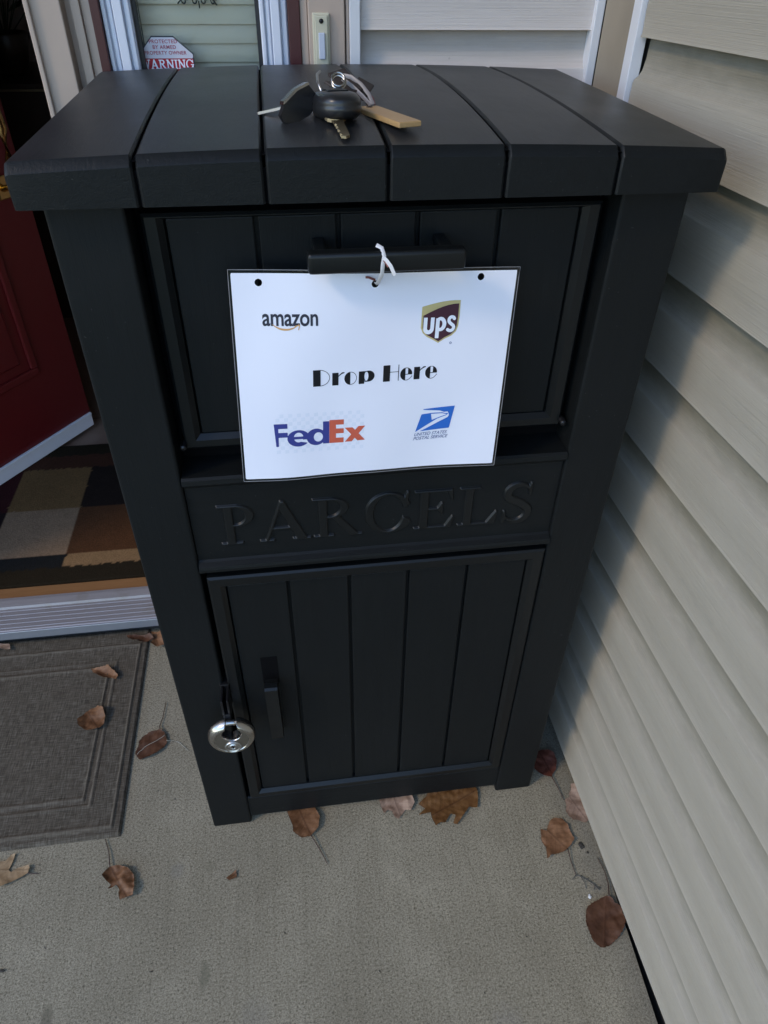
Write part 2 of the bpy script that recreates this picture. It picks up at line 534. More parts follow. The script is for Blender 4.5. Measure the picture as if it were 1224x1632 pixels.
def cells(f, x0, x1, y0, y1, step):
    """Filled mesh of f < 0 : whole grid cells inside, clipped cells along the outline."""
    nx = max(2, int(math.ceil((x1 - x0) / step))); ny = max(2, int(math.ceil((y1 - y0) / step)))
    xs = np.linspace(x0, x1, nx + 1); ys = np.linspace(y0, y1, ny + 1)
    X, Y = np.meshgrid(xs, ys, indexing='ij')
    V = f(X, Y)
    V = np.where(np.abs(V) < 1e-9, 1e-9, V)
    ids = {}; vs = []; fs = []
    def vid(key, p):
        if key not in ids:
            ids[key] = len(vs); vs.append(p)
        return ids[key]
    neg = V < 0
    anyn = neg[:-1, :-1] | neg[1:, :-1] | neg[:-1, 1:] | neg[1:, 1:]
    for i, j in zip(*np.nonzero(anyn)):
        c = [(i, j), (i + 1, j), (i + 1, j + 1), (i, j + 1)]
        poly = []
        for k in range(4):
            a, b = c[k], c[(k + 1) % 4]
            va, vb = V[a], V[b]
            if va < 0: poly.append(vid(a, (xs[a[0]], ys[a[1]])))
            if (va < 0) != (vb < 0):
                t = va / (va - vb)
                key = (a, b) if a < b else (b, a)
                poly.append(vid(key, (xs[a[0]] + (xs[b[0]] - xs[a[0]]) * t, ys[a[1]] + (ys[b[1]] - ys[a[1]]) * t)))
        if len(poly) >= 3: fs.append(tuple(poly))
    return vs, fs

# ------------------------------------------------------------------ setting: ground, porch, lawn
lawn = MB().grid([[(x, y, -.32) for x in (-60, 60)] for y in (-60, 60)], False)
struct(obj('lawn', lawn, M['lawn'], loc=(0, -4, -.32)))
slab = MB().prism([(-3.2, -1.7), (.3235, -1.7), (.4045, 0), (.4300, .51), (.4300, .62), (-3.2, .62)], -.34, 0, lambda u, v, d: (u, v, d))
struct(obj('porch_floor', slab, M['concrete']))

# ------------------------------------------------------------------ siding
SLAP = .1175
PROF = [(0.0, 0.0, 0.0), (.0015, .0035, .03), (.0008, .030, .30), (.0020, .066, .57), (.0034, .0700, .61), (.0080, .0735, .66), (.0120, .080, .74), (.0142, .094, .85), (.0150, .1155, .985), (.0150, .1190, 1.0)]
def siding_mesh(place, z_of, ks, n, clip_top):
    """place(d, t, z): d = depth behind the butt edge, t in 0..1 along the wall."""
    mb = MB(); uv = []
    for k in ks:
        rows = []
        for (d, dz, v) in PROF:
            row = []
            for i in range(n + 1):
                t = i / n
                wob = .0007 * mnoise.noise(Vector((t * 9, k * 3.1, 0)))
                row.append(place(d + wob, t, min(clip_top, z_of(k, t) + dz)))
            rows.append(row)
            uv += [(i / n, v, k) for i in range(n + 1)]
        # underside of the butt goes back into the wall
        under = [place(.0150, i / n, z_of(k, i / n) - .0005) for i in range(n + 1)]
        mb.grid([under] + rows, True)
    return mb
def siding_uv(o, n, nk, length):
    me = o.data
    layer = me.uv_layers.new(name='UVMap')
    per = (len(PROF) + 1) * (n + 1)
    for l in me.loops:
        r = l.vertex_index % per; k = l.vertex_index // per
        row = r // (n + 1); i = r % (n + 1)
        v = 0 if row == 0 else PROF[row - 1][2]
        layer.data[l.index].uv = (i / n * length + k * .37, v * .998 + 0.0)
def sharpen(o, deg=28):
    me = o.data
    me.set_sharp_from_angle(angle=math.radians(deg))

XW = .3825
def z_right(k, t):
    y = -1.7 + t * 2.05
    tilt = -.0327 * (1 - max(0, k / 11.0) ** 2)
    return 1.2107 - k * SLAP + tilt * y
right = thing('siding_wall', 'beige dutch lap vinyl siding wall running forward along the right side of the parcel box', 'wall', (XW, 0, 0))
n_ = 40
ks = list(range(-12, 11))
mb = siding_mesh(lambda d, t, z: (XW + d, -1.7 + t * 2.05, z), z_right, ks, n_, 2.62)
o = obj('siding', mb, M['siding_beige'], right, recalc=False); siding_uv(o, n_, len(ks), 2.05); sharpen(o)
obj('foundation', MB().box(XW + .019, XW + .2, -1.7, .62, -.33, 2.62), M['soil_dark'], right)

cb = thing('corner_board', 'plain tan corner board in the inside corner behind the right end of the box lid', 'trim', (XW, .45, 0))
obj('board', MB().box(XW + .004, XW + .015, .3915, .4905, .02, 2.6, .001), M['corner_tan'], cb)
jc = MB().box(XW - .006, XW + .010, .352, .3640, .02, 2.6, .0012).box(XW + .001, XW + .012, .3645, .3910, .02, 2.6, .001)
tag(obj('siding_channel', jc, M['white_vinyl'], loc=(XW, .37, .02)), 'white vinyl channel beside the tan corner board where the right wall siding ends', 'trim')

YB = .500
def z_back(k, t): return 1.1925 - k * SLAP
back = thing('siding_wall', 'pale narrow siding panel on the back wall between doorbell trim and tan corner', 'wall', (.2, YB, 0))
ks2 = list(range(-12, 10))
mb = siding_mesh(lambda d, t, z: (.036 + t * .338, YB + d, z), z_back, ks2, 8, 2.6)
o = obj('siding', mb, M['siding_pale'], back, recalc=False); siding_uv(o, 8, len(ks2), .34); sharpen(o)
obj('sheathing', MB().box(-.05, .56, YB + .019, YB + .06, 0, 2.62), M['soil_dark'], back)
ch = MB().box(.0205, .0355, YB - .006, YB + .014, .01, 2.6, .0012)
obj('edge_channel', ch, M['white_vinyl'], back)
ch = MB().box(.3735, .3860, YB - .009, YB + .014, .01, 2.6, .0012)
obj('edge_channel', ch, M['white_vinyl'], back)

# ------------------------------------------------------------------ trim round the door and sidelight
trim = thing('door_casing', 'taupe casing with stepped faces between the open doorway and the sidelight', 'trim', (-.38, YB, 0))
c = MB().box(-.402, -.357, .486, .60, .03, 2.2, .0015)
c.box(-.3568, -.348, .512, .60, .03, 2.2).box(-.3478, -.336, .500, .60, .03, 2.2, .001).box(-.3358, -.3235, .506, .60, .03, 2.2, .001)
c.box(-.4015, -.395, .480, .4858, .03, 2.2, .0015)
obj('casing_board', c, M['tan_trim'], trim)
head = MB().box(-1.30, .02, .486, .60, 2.2005, 2.62, .0015)
obj('head_board', head, M['tan_trim'], trim)

bt = thing('trim_board', 'taupe upright trim board with the doorbell mounted on it', 'trim', (-.015, YB, 0))
b_ = MB().box(-.047, -.037, .502, .54, .03, 2.2, .001).box(-.0365, .0140, .496, .54, .03, 2.2, .0015).box(.0160, .0200, .499, .54, .03, 2.2, .001)
obj('board', b_, M['tan_trim'], bt)

side = thing('sidelight_window', 'narrow sidelight with white fluted frame and red edging beside the doorway', 'window', (-.187, YB, .1))
e = MB().box(-.3233, -.3113, .499, .56, .10, 2.2, .001); obj('edging', e, M['red_trim'], side)
e = MB().box(-.0638, -.0473, .499, .56, .10, 2.2, .001); obj('edging', e, M['red_trim'], side)
fr = MB()
for (a, b) in ((-.3110, -.2725), (-.1020, -.0641)):
    w = b - a
    fr.box(a, b, .512, .555, .10, 2.2, .001)
    for k, (q0, q1, p) in enumerate(((.02, .16, .0065), (.22, .36, .0040), (.40, .72, .0075), (.78, .96, .0035))):
        fr.box(a + w * q0, a + w * q1, .512 - p, .5119, .101, 2.199, .0012)
fr.box(-.2724, -.1021, .512, .555, .10, .20, .002).box(-.2724, -.1021, .512, .555, 2.1, 2.2, .002)
obj('frame', fr, M['white_frame'], side)
g = MB().box(-.2723, -.2668, .520, .548, .2002, 2.0998).box(-.1078, -.1022, .520, .548, .2002, 2.0998)
obj('gasket', g, M['gasket'], side)
obj('pane', MB().box(-.2667, -.1079, .5330, .5360, .2002, 2.0998), M['glass'], side)
bl = MB()
z = .22
rows = []
while z < 2.08:
    P = []
    for i in range(6):
        q = i / 5
        P.append((z - .001 + q * .0265, .5640 + .0085 * q - .0035 * math.sin(q * math.pi)))
    bl.grid([[(x, yy, zz) for x in (-.30, -.07)] for zz, yy in P], True)
    z += .0232
ob = obj('blind', bl, M['blind'], side)
obj('head_rail', MB().box(-.30, -.07, .560, .59, 2.09, 2.13, .002), M['blind'], side)

orn = MB()
for cx in (-.205, -.190, -.178, -.165):
    orn.tube([(cx + .0045 * math.cos(a) * (1 - a / 12), .5545, 1.2215 + .0055 * math.sin(a) * (1 - a / 14)) for a in [i * .5 for i in range(15)]], .0011, 6)
orn.tube([(-.214, .5545, 1.2175), (-.207, .5545, 1.2240), (-.198, .5545, 1.2275), (-.185, .5545, 1.229), (-.170, .5545, 1.2275), (-.160, .5545, 1.2160)], .0010, 6)
orn.tube([(-.187, .5545, 1.229), (-.187, .5545, 1.33)], .0008, 6)
orn.tube([(-.185, .5545, 1.2205), (-.1845, .5545, 1.2125)], .0009, 6)
tag(obj('hanging_ornament', orn, M['wrought'], loc=(-.187, .5545, 1.21)), 'black scrolled ornament hanging behind the sidelight glass', 'ornament')

# doorbell
db = thing('doorbell', 'yellowed doorbell plate with grey push bar on the taupe trim', 'doorbell', (-.019, .495, 1.14))
pl = MB().box(-.0312, -.0072, .4905, .4959, 1.118, 1.2128, .0018)
pl.box(-.0285, -.0100, .4878, .4904, 1.121, 1.2100, .0015)
obj('plate', pl, M['ivory'], db)
bu = MB().box(-.0236, -.0148, .4850, .4877, 1.1590, 1.1905, .0012)
obj('button', bu, M['button'], db)
RXm = Matrix.Rotation(math.radians(90), 4, 'X')            # local z -> -y
def face_y(x, y, z): return Matrix.Translation((x, y, z)) @ RXm
obj('screw', MB().lathe([(0, .0016), (.0022, .0014), (.003, .0004), (.003, 0)], face_y(-.0192, .4877, 1.2035), 16), M['dark_steel'], db)

# ------------------------------------------------------------------ threshold, sill, interior
th = thing('door_threshold', 'grooved aluminium threshold with bright nose across the open doorway', 'threshold', (-.82, .53, 0))
P = [(.4905, .047), (.4905, .058), (.493, .0605)]
y = .497
while y < .556:
    P += [(y, .0605), (y + .0010, .0592), (y + .0028, .0592), (y + .0038, .0605)]
    y += .0132
P += [(.560, .0605), (.5625, .066), (.580, .069), (.589, .069), (.589, .02), (.512, .02), (.510, .047)]
mb = MB().prism([(a, b) for a, b in P], -1.30, -.402, lambda u, v, d: (d, u, v))
obj('grooved_plate', mb, M['aluminium'], th)
nz = MB().box(-1.30, -.403, .4862, .4902, .0365, .0600, .0012)
obj('nose_strip', nz, M['aluminium_edge'], th)
obj('oak_strip', MB().box(-1.30, -.402, .5892, .626, .02, .0655, .002), M['oak_sill'], th)
obj('riser', MB().box(-1.30, -.402, .514, .60, -.01, .0198), M['soil_dark'], th)

flo = MB().box(-3.2, .55, .6262, 3.6, .0, .052)
struct(obj('interior_floor', flo, M['oak_floor']))
room = thing('room_walls', 'dim tan interior room walls seen through the open doorway', 'wall', (-1.3, 2, 0))
r = MB().box(-3.3, .55, 3.5, 3.6, .05, 2.6).box(-3.3, -3.2, .6, 3.5, .05, 2.6).box(.5, .6, .62, 3.5, .05, 2.6)
r.box(-3.3, .6, .6, 3.6, 2.601, 2.66)
r.box(-.28 + .27, .5, .60, .62, .05, 2.6)
obj('wall', r, M['inner_wall'], room)
pw = thing('house_wall', 'beige house wall left of the doorway', 'wall', (-2.2, .55, 0))
obj('wall', MB().box(-3.2, -1.301, .50, .60, 0, 2.62), M['siding_pale'] if False else M['tan_trim'], pw)
pc = thing('porch_roof', 'white porch ceiling above the doorway and box', 'roof', (-1.2, -.5, 2.6))
obj('ceiling', MB().box(-.85, .62, -.75, .50, 2.63, 2.72), M['porch_ceiling'], pc)  # unseen panel, added to cut the sky light from overhead

cab = thing('cabinet', 'dark wooden cabinet with a brass top edge inside the doorway', 'cabinet', (-.9, 2.4, .052))
obj('body', MB().box(-1.6, -.55, 2.22, 2.7, .052, .862, .004), M['dark_wood'], cab)
obj('top', MB().box(-1.62, -.53, 2.20, 2.72, .870, .886, .003), M['dark_wood'], cab)
obj('brass_edge', MB().box(-1.61, -.54, 2.203, 2.71, .8625, .8697), M['brass_aged'], cab)
pot = thing('potted_plant', 'dark potted plant standing on the cabinet in the gloom inside the doorway', 'plant', (-.99, 2.42, .886))
obj('pot', MB().lathe([(0, .002), (.05, .002), (.075, .12), (.07, .125), (.06, .11), (0, .11)], Matrix.Translation((-.985, 2.42, .886)), 24), M['dark_wood'], pot)
lv = MB()
for i in range(26):
    a = random.uniform(0, 6.28); r_ = random.uniform(.03, .2); h = random.uniform(.12, .42)
    c0 = Vector((-.985 + r_ * math.cos(a) * .8, 2.42 + r_ * math.sin(a) * .8, .98 + h * .6)); d = Vector((math.cos(a), math.sin(a), random.uniform(-.3, .6))).normalized()
    w = d.cross(Vector((0, 0, 1))).normalized() * .022
    L = .10
    lv.tube([(-.985, 2.42, .98), tuple(c0)], .002, 5)
    lv.add([c0, c0 + d * L * .5 + w, c0 + d * L, c0 + d * L * .5 - w], [(0, 1, 2, 3)])
obj('leaves', lv, plain('dark house plant leaf', (.02, .035, .014), .5, .3), pot, recalc=False)

# rug
def rug_tone(x, y):
    c = rug_block(x, y); return (c[0] * 1.08, c[1] * .94, c[2] * .78)
def rug_block(x, y):
    jx = .004 * mnoise.noise(Vector((x * 90, y * 90, 1))); jy = .004 * mnoise.noise(Vector((x * 90, y * 90, 5)))
    x += jx; y += jy
    if y < .690 or y > 1.185: return (.020, .017, .011)
    if y > 1.12: return (.055, .026, .018) if x > -.90 else (.028, .012, .012)
    col = 0 if x < -.888 else (1 if x < -.697 else 2)
    if y < .737: return ((.012, .015, .018), (.012, .015, .018), (.235, .165, .095))[col]
    if y < .928: return ((.018, .012, .014), (.240, .185, .135), (.082, .042, .022))[col]
    return ((.038, .011, .014), (.155, .105, .052), (.018, .014, .013))[col]
RX = np.linspace(-1.42, -.45, 195); RY = np.linspace(.630, 1.245, 124)
mb = MB(); tones = []
rows = []
for y in RY:
    row = []
    for x in RX:
        e = min(x + 1.42, -.45 - x, y - .63, 1.245 - y)
        row.append((x, y, .0525 + (.0105 if e > .001 else .0) + .0006 * mnoise.noise(Vector((x * 300, y * 300, 0)))))
        tones.append(rug_tone(x, y))
    rows.append(row)
mb.grid(rows, True)
tag(obj('rug', mb, M['rug'], loc=(-.93, .94, .0525), attrs={'tone': ('FLOAT_COLOR', tones)}), 'rug with brown, tan and black blocks on the floor inside the doorway', 'rug')

# front door, swung inward
H0 = Vector((-1.248, .612, 0)); F0 = Vector((-.732, 1.360, 0))
du = (F0 - H0).normalized(); dw = (F0 - H0).length; dn = Vector((du.y, -du.x, 0))     # dn: outer face normal
door = thing('front_door', 'dark red panelled front door swung open into the house', 'door', (H0.x, H0.y, .07))
def dp(u, n, z): return tuple(H0 + du * u + dn * n + Vector((0, 0, z)))
def dbox(mb, u0, u1, n0, n1, z0, z1, bev=0):
    fm = Matrix(((du.x, dn.x, 0, H0.x), (du.y, dn.y, 0, H0.y), (0, 0, 1, 0), (0, 0, 0, 1)))
    mb.box(u0, u1, n0, n1, z0, z1, bev, 2, fm); return mb
panel = MB()
dbox(panel, 0, dw, -.044, 0, .104, 2.10, .002)
obj('slab', panel, M['red_door'], door)
for (u0, u1, z0, z1) in ((.10, .385, .31, .92), (.525, dw - .135, .31, .92), (.10, .385, 1.08, 1.90), (.525, dw - .135, 1.08, 1.90)):
    m_ = MB()
    for (a0, a1, b0, b1) in ((u0, u1, z0, z0 + .022), (u0, u1, z1 - .022, z1), (u0, u0 + .022, z0 + .0222, z1 - .0222), (u1 - .022, u1, z0 + .0222, z1 - .0222)):
        dbox(m_, a0, a1, .0004, .010, b0, b1, .004)
    dbox(m_, u0 + .05, u1 - .05, .0004, .006, z0 + .05, z1 - .05, .005)
    obj('raised_panel', m_, M['red_door'], door)
sw = MB(); dbox(sw, .0, dw - .004, -.006, .007, .066, .1035, .002); dbox(sw, .0, dw - .004, .0005, .010, .1038, .112, .002)
obj('door_sweep', sw, M['sweep'], door)
hd = MB()
uc = dw - .070
hd.tube([dp(uc, .004, 1.03), dp(uc, .035, 1.035), dp(uc, .055, 1.00), dp(uc, .062, .93), dp(uc, .058, .86), dp(uc, .04, .80), dp(uc, .004, .79)], [.009, .009, .011, .013, .011, .009, .008], 12)
dbox(hd, uc - .028, uc + .028, .0005, .006, .97, 1.13, .003); dbox(hd, uc - .018, uc + .018, .0005, .006, .765, .82, .003)
obj('handle', hd, M['brass'], door)

# doormat
MX0, MX1, MY0, MY1 = -1.24, -.4735, .0045, .510
xs = np.concatenate([np.linspace(MX0, -.62, 70), np.linspace(-.618, MX1, 75)]); ys = np.linspace(MY0, MY1, 150)
rows = []; wear = []
for y in ys:
    row = []
    for x in xs:
        d = min(x - MX0, MX1 - x, y - MY0, max(.0021, MY1 - y - .030) if y < MY1 - .002 else MY1 - y)
        h = .0075
        if d < .002: h = .0
        elif d < .016: h = .0062
        elif d < .021: h = .0098
        elif d < .062: h = .0074
        elif d < .067: h = .0098
        elif d < .077: h = .0066
        elif d < .082: h = .0098
        wv = 1.0 if h > .009 else 0.0
        h += .0005 * mnoise.noise(Vector((x * 140, y * 140, 2))) + .0008 * mnoise.noise(Vector((x * 14, y * 14, 2)))
        row.append((x, y, max(.0006, h + .0006))); wear.append(wv * (.6 + .5 * mnoise.noise(Vector((x * 40, y * 40, 9)))))
    rows.append(row)
mb = MB().grid(rows, True)
tag(obj('doormat', mb, M['mat'], loc=(-.85, .24, 0), attrs={'wear': ('FLOAT', wear)}), 'grey woven doormat with ribbed border on the concrete before the threshold', 'doormat')

# ------------------------------------------------------------------ the parcel drop box
box = thing('parcel_drop_box', 'tall black resin parcel drop box with planked lid and panelled doors', 'parcel box', (0, .23, 0))
WB, DP = .3048, .455
def post(x0, x1, y0, y1):
    return MB().box(x0, x1, y0, y1, 0, 1.118, .0035, 3)
for (a, b) in ((-WB, -.2352), (.2352, WB)):
    obj('corner_post', post(a, b, 0, .07), M['black_v'], box)
    obj('corner_post', post(a, b, DP - .07, DP), M['black_v'], box)
for sx in (-1, 1):
    mb = MB().box(sx * .294 - .006, sx * .294 + .006, .0702, DP - .0702, .03, 1.11)
    for k in range(4):
        y0 = .074 + k * .078
        mb.box(sx * .3005 - .004, sx * .3005 + .004, y0, y0 + .074, .032, 1.108, .0015)
    obj('side_panel', mb, M['black_v'], box)
obj('back_panel', MB().box(-.2350, .2350, DP - .020, DP - .008, .03, 1.11), M['black_v'], box)
obj('inner_shell', MB().box(-.2860, .2860, .0700, .0780, .015, 1.112).box(-.2345, .2345, .0450, .0530, .022, 1.112), M['void'], box)

# nameplate panel with bevelled ledges
mb = MB()
prof = [(.050, .803), (.000, .8030), (-.0030, .8005), (-.0035, .794), (.004, .7860), (.006, .784), (.006, .668), (.003, .6655), (-.0035, .6620), (-.0045, .658), (-.0040, .6535), (.000, .6515), (.050, .6515)]
mb.prism(prof, -.2345, .2345, lambda u, v, d: (d, u, v))
name_panel = obj('name_panel', mb, M['black_h'], box)
# raised serif lettering
def serif_word():
    G = {}
    st = .17; hl = .055
    def vs(x, y0=0., y1=1., w=st): return sd_box(x, x + w, y0, y1)
    def sf(x0, x1, y, up):                              # bracketed serif
        h = .05
        return U(sd_box(x0, x1, y, y + h) if up else sd_box(x0, x1, y - h, y),)
    def ring(cx, cy, rx, ry, wx, wy): return CUT(sd_ell(cx, cy, rx, ry), sd_ell(cx, cy, rx - wx, ry - wy))
    right = lambda x: sd_box(x, 5, -1, 2)
    bowl = AND(ring(.34, .73, .36, .27, st, hl), right(.28))
    G['P'] = (U(vs(.12), sf(0, .44, 0, 1), sf(0, .4, 1, 0), bowl, sd_box(.2, .36, .945, 1), sd_box(.2, .36, .46, .515)), .76)
    G['A'] = (U(sd_poly([(.44, 1.02), (.52, 1.02), (.95, 0), (.74, 0), (.43, .78)]), sd_poly([(.44, 1.02), (.47, .9), (.15, 0), (.085, 0)]), sd_box(.22, .68, .30, .36), sf(-.02, .28, 0, 1), sf(.64, 1.02, 0, 1)), 1.04)
    bowl2 = AND(ring(.36, .745, .36, .255, st, hl), right(.3))
    G['R'] = (U(vs(.12), sf(0, .42, 0, 1), sf(0, .4, 1, 0), bowl2, sd_box(.2, .38, .945, 1), sd_box(.2, .4, .49, .545), sd_poly([(.36, .53), (.53, .53), (.94, 0), (.72, 0)]), sf(.74, 1.0, 0, 1)), 1.02)
    cr = CUT(ring(.48, .5, .48, .53, st, .07), sd_poly([(.56, .5), (1.2, .86), (1.2, .17)]))
    G['C'] = (U(cr, sd_poly([(.80, .62), (.86, .62), (.90, 1.03), (.85, 1.03), (.80, .90)]), sd_line([(.72, .06), (.84, .13), (.92, .24)], .06)), .98)
    G['E'] = (U(vs(.12), sf(0, .4, 0, 1), sf(0, .4, 1, 0), sd_box(.2, .78, .945, 1), sd_box(.2, .8, 0, .055), sd_poly([(.78, 1), (.73, 1), (.68, .93), (.76, .72), (.80, .72)]), sd_poly([(.84, .30), (.80, .30), (.66, .055), (.66, 0), (.8, 0)]),
                  sd_box(.2, .56, .49, .545), sd_poly([(.60, .68), (.56, .68), (.48, .545), (.48, .49), (.56, .36), (.60, .36)])), .90)
    G['L'] = (U(vs(.12), sf(0, .42, 0, 1), sf(0, .44, 1, 0), sd_box(.2, .78, 0, .055), sd_poly([(.84, .34), (.80, .34), (.62, .055), (.62, 0), (.80, 0)])), .88)
    sp = arc(.34, .75, .23, .235, 30, 200, 14) + [(.17, .62), (.30, .55), (.44, .47), (.56, .36)] + arc(.34, .25, .25, .235, 20, -150, 14)
    wd = [.06 + .12 * math.sin(math.pi * i / (len(sp) - 1)) for i in range(len(sp))]
    G['S'] = (U(sd_line(sp, wd), sd_poly([(.55, .70), (.60, .70), (.61, 1.02), (.57, 1.02), (.53, .9)]), sd_poly([(.06, .32), (.10, .32), (.14, .12), (.08, -.02), (.04, -.02)])), .70)
    x = 0; fs = []
    for ch in 'PARCELS':
        f, w = G[ch]
        fs.append(MOVE(f, x, 0)); x += w * 1.03
    return fs, x
fs, wid = serif_word()
LW, LH = .408, .0630
lx0, lz0 = -.2015, .6915
kx = LW / wid
allf = lambda X, Y: np.minimum.reduce([f((X - lx0) / kx, (Y - lz0) / LH) * min(kx, LH) for f in fs]) - .0010
v2, f2 = cells(allf, lx0 - .004, lx0 + LW + .004, lz0 - .004, lz0 + LH + .006, .00085)
A = np.array(v2); dd = -allf(A[:, 0], A[:, 1])
hh = np.clip(dd / .0019, 0, 1); hh = hh * hh * (3 - 2 * hh) * .0032
mb = MB().add([(p[0], .0062 - h, p[1]) for p, h in zip(v2, hh)], f2, True)
obj('lettering', mb, M['black_letter'], name_panel)

# framed, planked door panels
def framed(x0, x1, z0, z1, yf, fw, grooves, depth=.030, top_w=None):
    """Frame with bevelled inner lip and upright boards set back inside it."""
    tw = fw if top_w is None else top_w
    fr = MB()
    ix0, ix1, iz0, iz1 = x0 + fw, x1 - fw, z0 + fw * .9, z1 - tw
    loops = [(x0, x1, z0, z1, yf + depth), (x0, x1, z0, z1, yf + .0025), (x0 + .003, x1 - .003, z0 + .003, z1 - .003, yf),
             (ix0 - .007, ix1 + .007, iz0 - .007, iz1 + min(.007, tw * .5), yf), (ix0 - .001, ix1 + .001, iz0 - .001, iz1 + .001, yf + .0055), (ix0, ix1, iz0, iz1, yf + .012)]
    vs = []; fc = []
    for (a, b, c_, d, y) in loops: vs += [(a, y, c_), (b, y, c_), (b, y, d), (a, y, d)]
    for i in range(len(loops) - 1):
        for k in range(4):
            l = (k + 1) % 4
            fc.append((i * 4 + k, i * 4 + l, (i + 1) * 4 + l, (i + 1) * 4 + k))
    fr.add(vs, fc)
    bo = MB()
    xs_ = [ix0 - .001] + grooves + [ix1 + .001]
    for a, b in zip(xs_, xs_[1:]):
        bo.box(a + .0022, b - .0022, yf + .0062, yf + .020, iz0 - .001, iz1 + .001, .0015, 2)
    bo.box(ix0 - .001, ix1 + .001, yf + .0135, yf + .024, iz0 - .0012, iz1 + .0012)
    return fr, bo
hatch = thing('x', 'x', 'x', (0, 0, 0)); bpy.data.objects.remove(hatch)
fr, bo = framed(-.2265, .2265, .8295, 1.0935, .0200, .0205, [-.1205, -.0408, .0385, .1215], .022, .0075)
hatch = obj('hatch', bo, M['black_v'], box)
obj('hatch_frame', fr, M['black_smooth'], hatch, recalc=True)
# pull bar on the hatch
hb = MB()
hp = [(-.0755, -.0310), (-.0755, -.0375), (-.0725, -.0405), (.0705, -.0405), (.0735, -.0375), (.0735, -.0310)]
b = bmesh.new(); bmesh.ops.create_cube(b, size=1)
for v in b.verts: v.co = (-.001 + v.co.x * .149, -.0335 + v.co.y * .016, 1.0625 + v.co.z * .0195)
bmesh.ops.bevel(b, geom=list(b.edges), offset=.0042, segments=3, affect='EDGES', profile=.6)
hb.bm(b, True)
for x in (-.062, .060):
    hb.box(x - .006, x + .006, -.0262, .0258, 1.0560, 1.0660, .002)
obj('handle', hb, M['black_smooth'], hatch)
for x in (-.2272, .2272):
    obj('hinge_pin', MB().lathe([(0, .006), (.0032, .0055), (.0042, .004), (.0042, -.01)], face_y(x, .016, .8375), 16), M['dark_steel'], hatch)

fr, bo = framed(-.2285, .2335, .0855, .6395, -.0010, .0225, [-.1235, -.0400, .0418, .1255], .03)
dr = obj('door', bo, M['black_v'], box)
obj('door_frame', fr, M['black_smooth'], dr)
# upright pull on the lower door
hv = MB()
prof = [(.412, .0055), (.412, -.0130), (.4260, -.0135), (.4275, -.0150), (.4275, -.0235), (.4245, -.0270), (.36, -.0262), (.300, -.0235), (.287, -.0170), (.283, .0055)]
hv.prism([(a, b) for a, b in prof], -.1730, -.1540, lambda u, v, d: (d, v, u))
obj('handle', hv, M['black_smooth'], dr)
obj('handle_recess', MB().box(-.1758, -.1512, .0048, .0057, .402, .464, .0004), M['void'], dr)  # flat near-black plate, stands in for shade above the pull
rail = MB().prism([(.05, .0815), (.006, .0815), (.0035, .079), (.0035, .019), (.006, .0165), (.05, .0165)], -.2345, .2345, lambda u, v, d: (d, u, v))
obj('base_rail', rail, M['black_h'], box)
# hasp for the padlock
hs = MB().box(-.2395, -.2385 + .012, -.0035, .02, .372, .420, .001).box(-.2385, -.2265, -.0330, -.0035, .374, .386, .002).box(-.2385, -.2350, -.0330, -.0036, .3865, .418, .001).box(-.2300, -.2265, -.0330, -.0036, .3865, .418, .001)
obj('hasp', hs, M['dark_steel'], box)

# lid
def dome(x, y):
    X = max(0.0, 1 - (x / .3245) ** 2)
    return 1.1475 + .0072 * X + .0115 * X * (1 - ((y - .229) / .249) ** 2)
def lid_plank(x0, x1, outer=0):
    e = .0022
    xs = [x0, x0 + e * .45, x0 + e, (x0 + x1) / 2, x1 - e, x1 - e * .45, x1]
    dz = [e, e * .4, 0, 0, 0, e * .4, e]
    if outer < 0: xs = [x0, x0 + .0012, x0 + .004] + xs[3:]; dz = [.0032, .0012, 0] + dz[3:]
    if outer > 0: xs = xs[:4] + [x1 - .004, x1 - .0012, x1]; dz = dz[:4] + [0, .0012, .0032]
    yf, yb = -.0205, .476
    rows = []
    ylist = [(yf - .0005, 'b'), (yf, -.0085), (yf + .0008, -.0070), (yf + .0062, -.0012), (yf + .0078, 0)]
    ylist += [(yf + .0078 + (yb - yf - .0138) * i / 22, 0) for i in range(1, 23)]
    ylist += [(yb - .0015, -.0025), (yb, -.006), (yb, 'b')]
    for (y, q) in ylist:
        row = []
        for x, d in zip(xs, dz):
            zt = dome(x, min(max(y, -.012), .470)) - d
            sx = 1.0
            if q == 'b': z = 1.1110; sx = .997 if abs(x) > .3 else 1.0
            else: z = zt + q
            yy = y + (d * .8 if y < .1 else -d * .8)
            row.append((x * sx, yy, z))
        rows.append(row)
    mb = MB().grid(rows, True)
    n = len(rows); c = len(xs)
    mb.add([rows[i][0] for i in range(n)], [tuple(range(n))]).add([rows[i][-1] for i in range(n)], [tuple(range(n))[::-1]])
    mb.add([rows[0][j] for j in range(c)] + [rows[-1][j] for j in range(c)], [(j, j + 1, c + j + 1, c + j) for j in range(c - 1)])
    return mb
ed = [-.3225, -.2165, -.1075, .0015, .1090, .2160, .3225]
lid = MB(); 
for i in range(6):
    p = lid_plank(ed[i] + (.0013 if i else 0), ed[i + 1] - (.0013 if i < 5 else 0), -1 if i == 0 else (1 if i == 5 else 0))
    lid.add(p.v, p.f, True); 
sub = []
for y in np.linspace(-.0165, .472, 16):
    sub.append([(x, y, dome(x, max(y, 0)) - .0055) for x in np.linspace(-.312, .312, 13)])
lo = obj('lid', lid, M['black_lid'], box); sharpen(lo, 24)
core = MB().grid(sub, True)
core.add([(x, -.0165, z) for x in (-.312, .312) for z in (1.113, 1.1405)], [(0, 1, 3, 2)])
core.box(-.312, .312, -.0163, .472, 1.1107, 1.1125)
obj('lid_core', core, M['void'], lo)

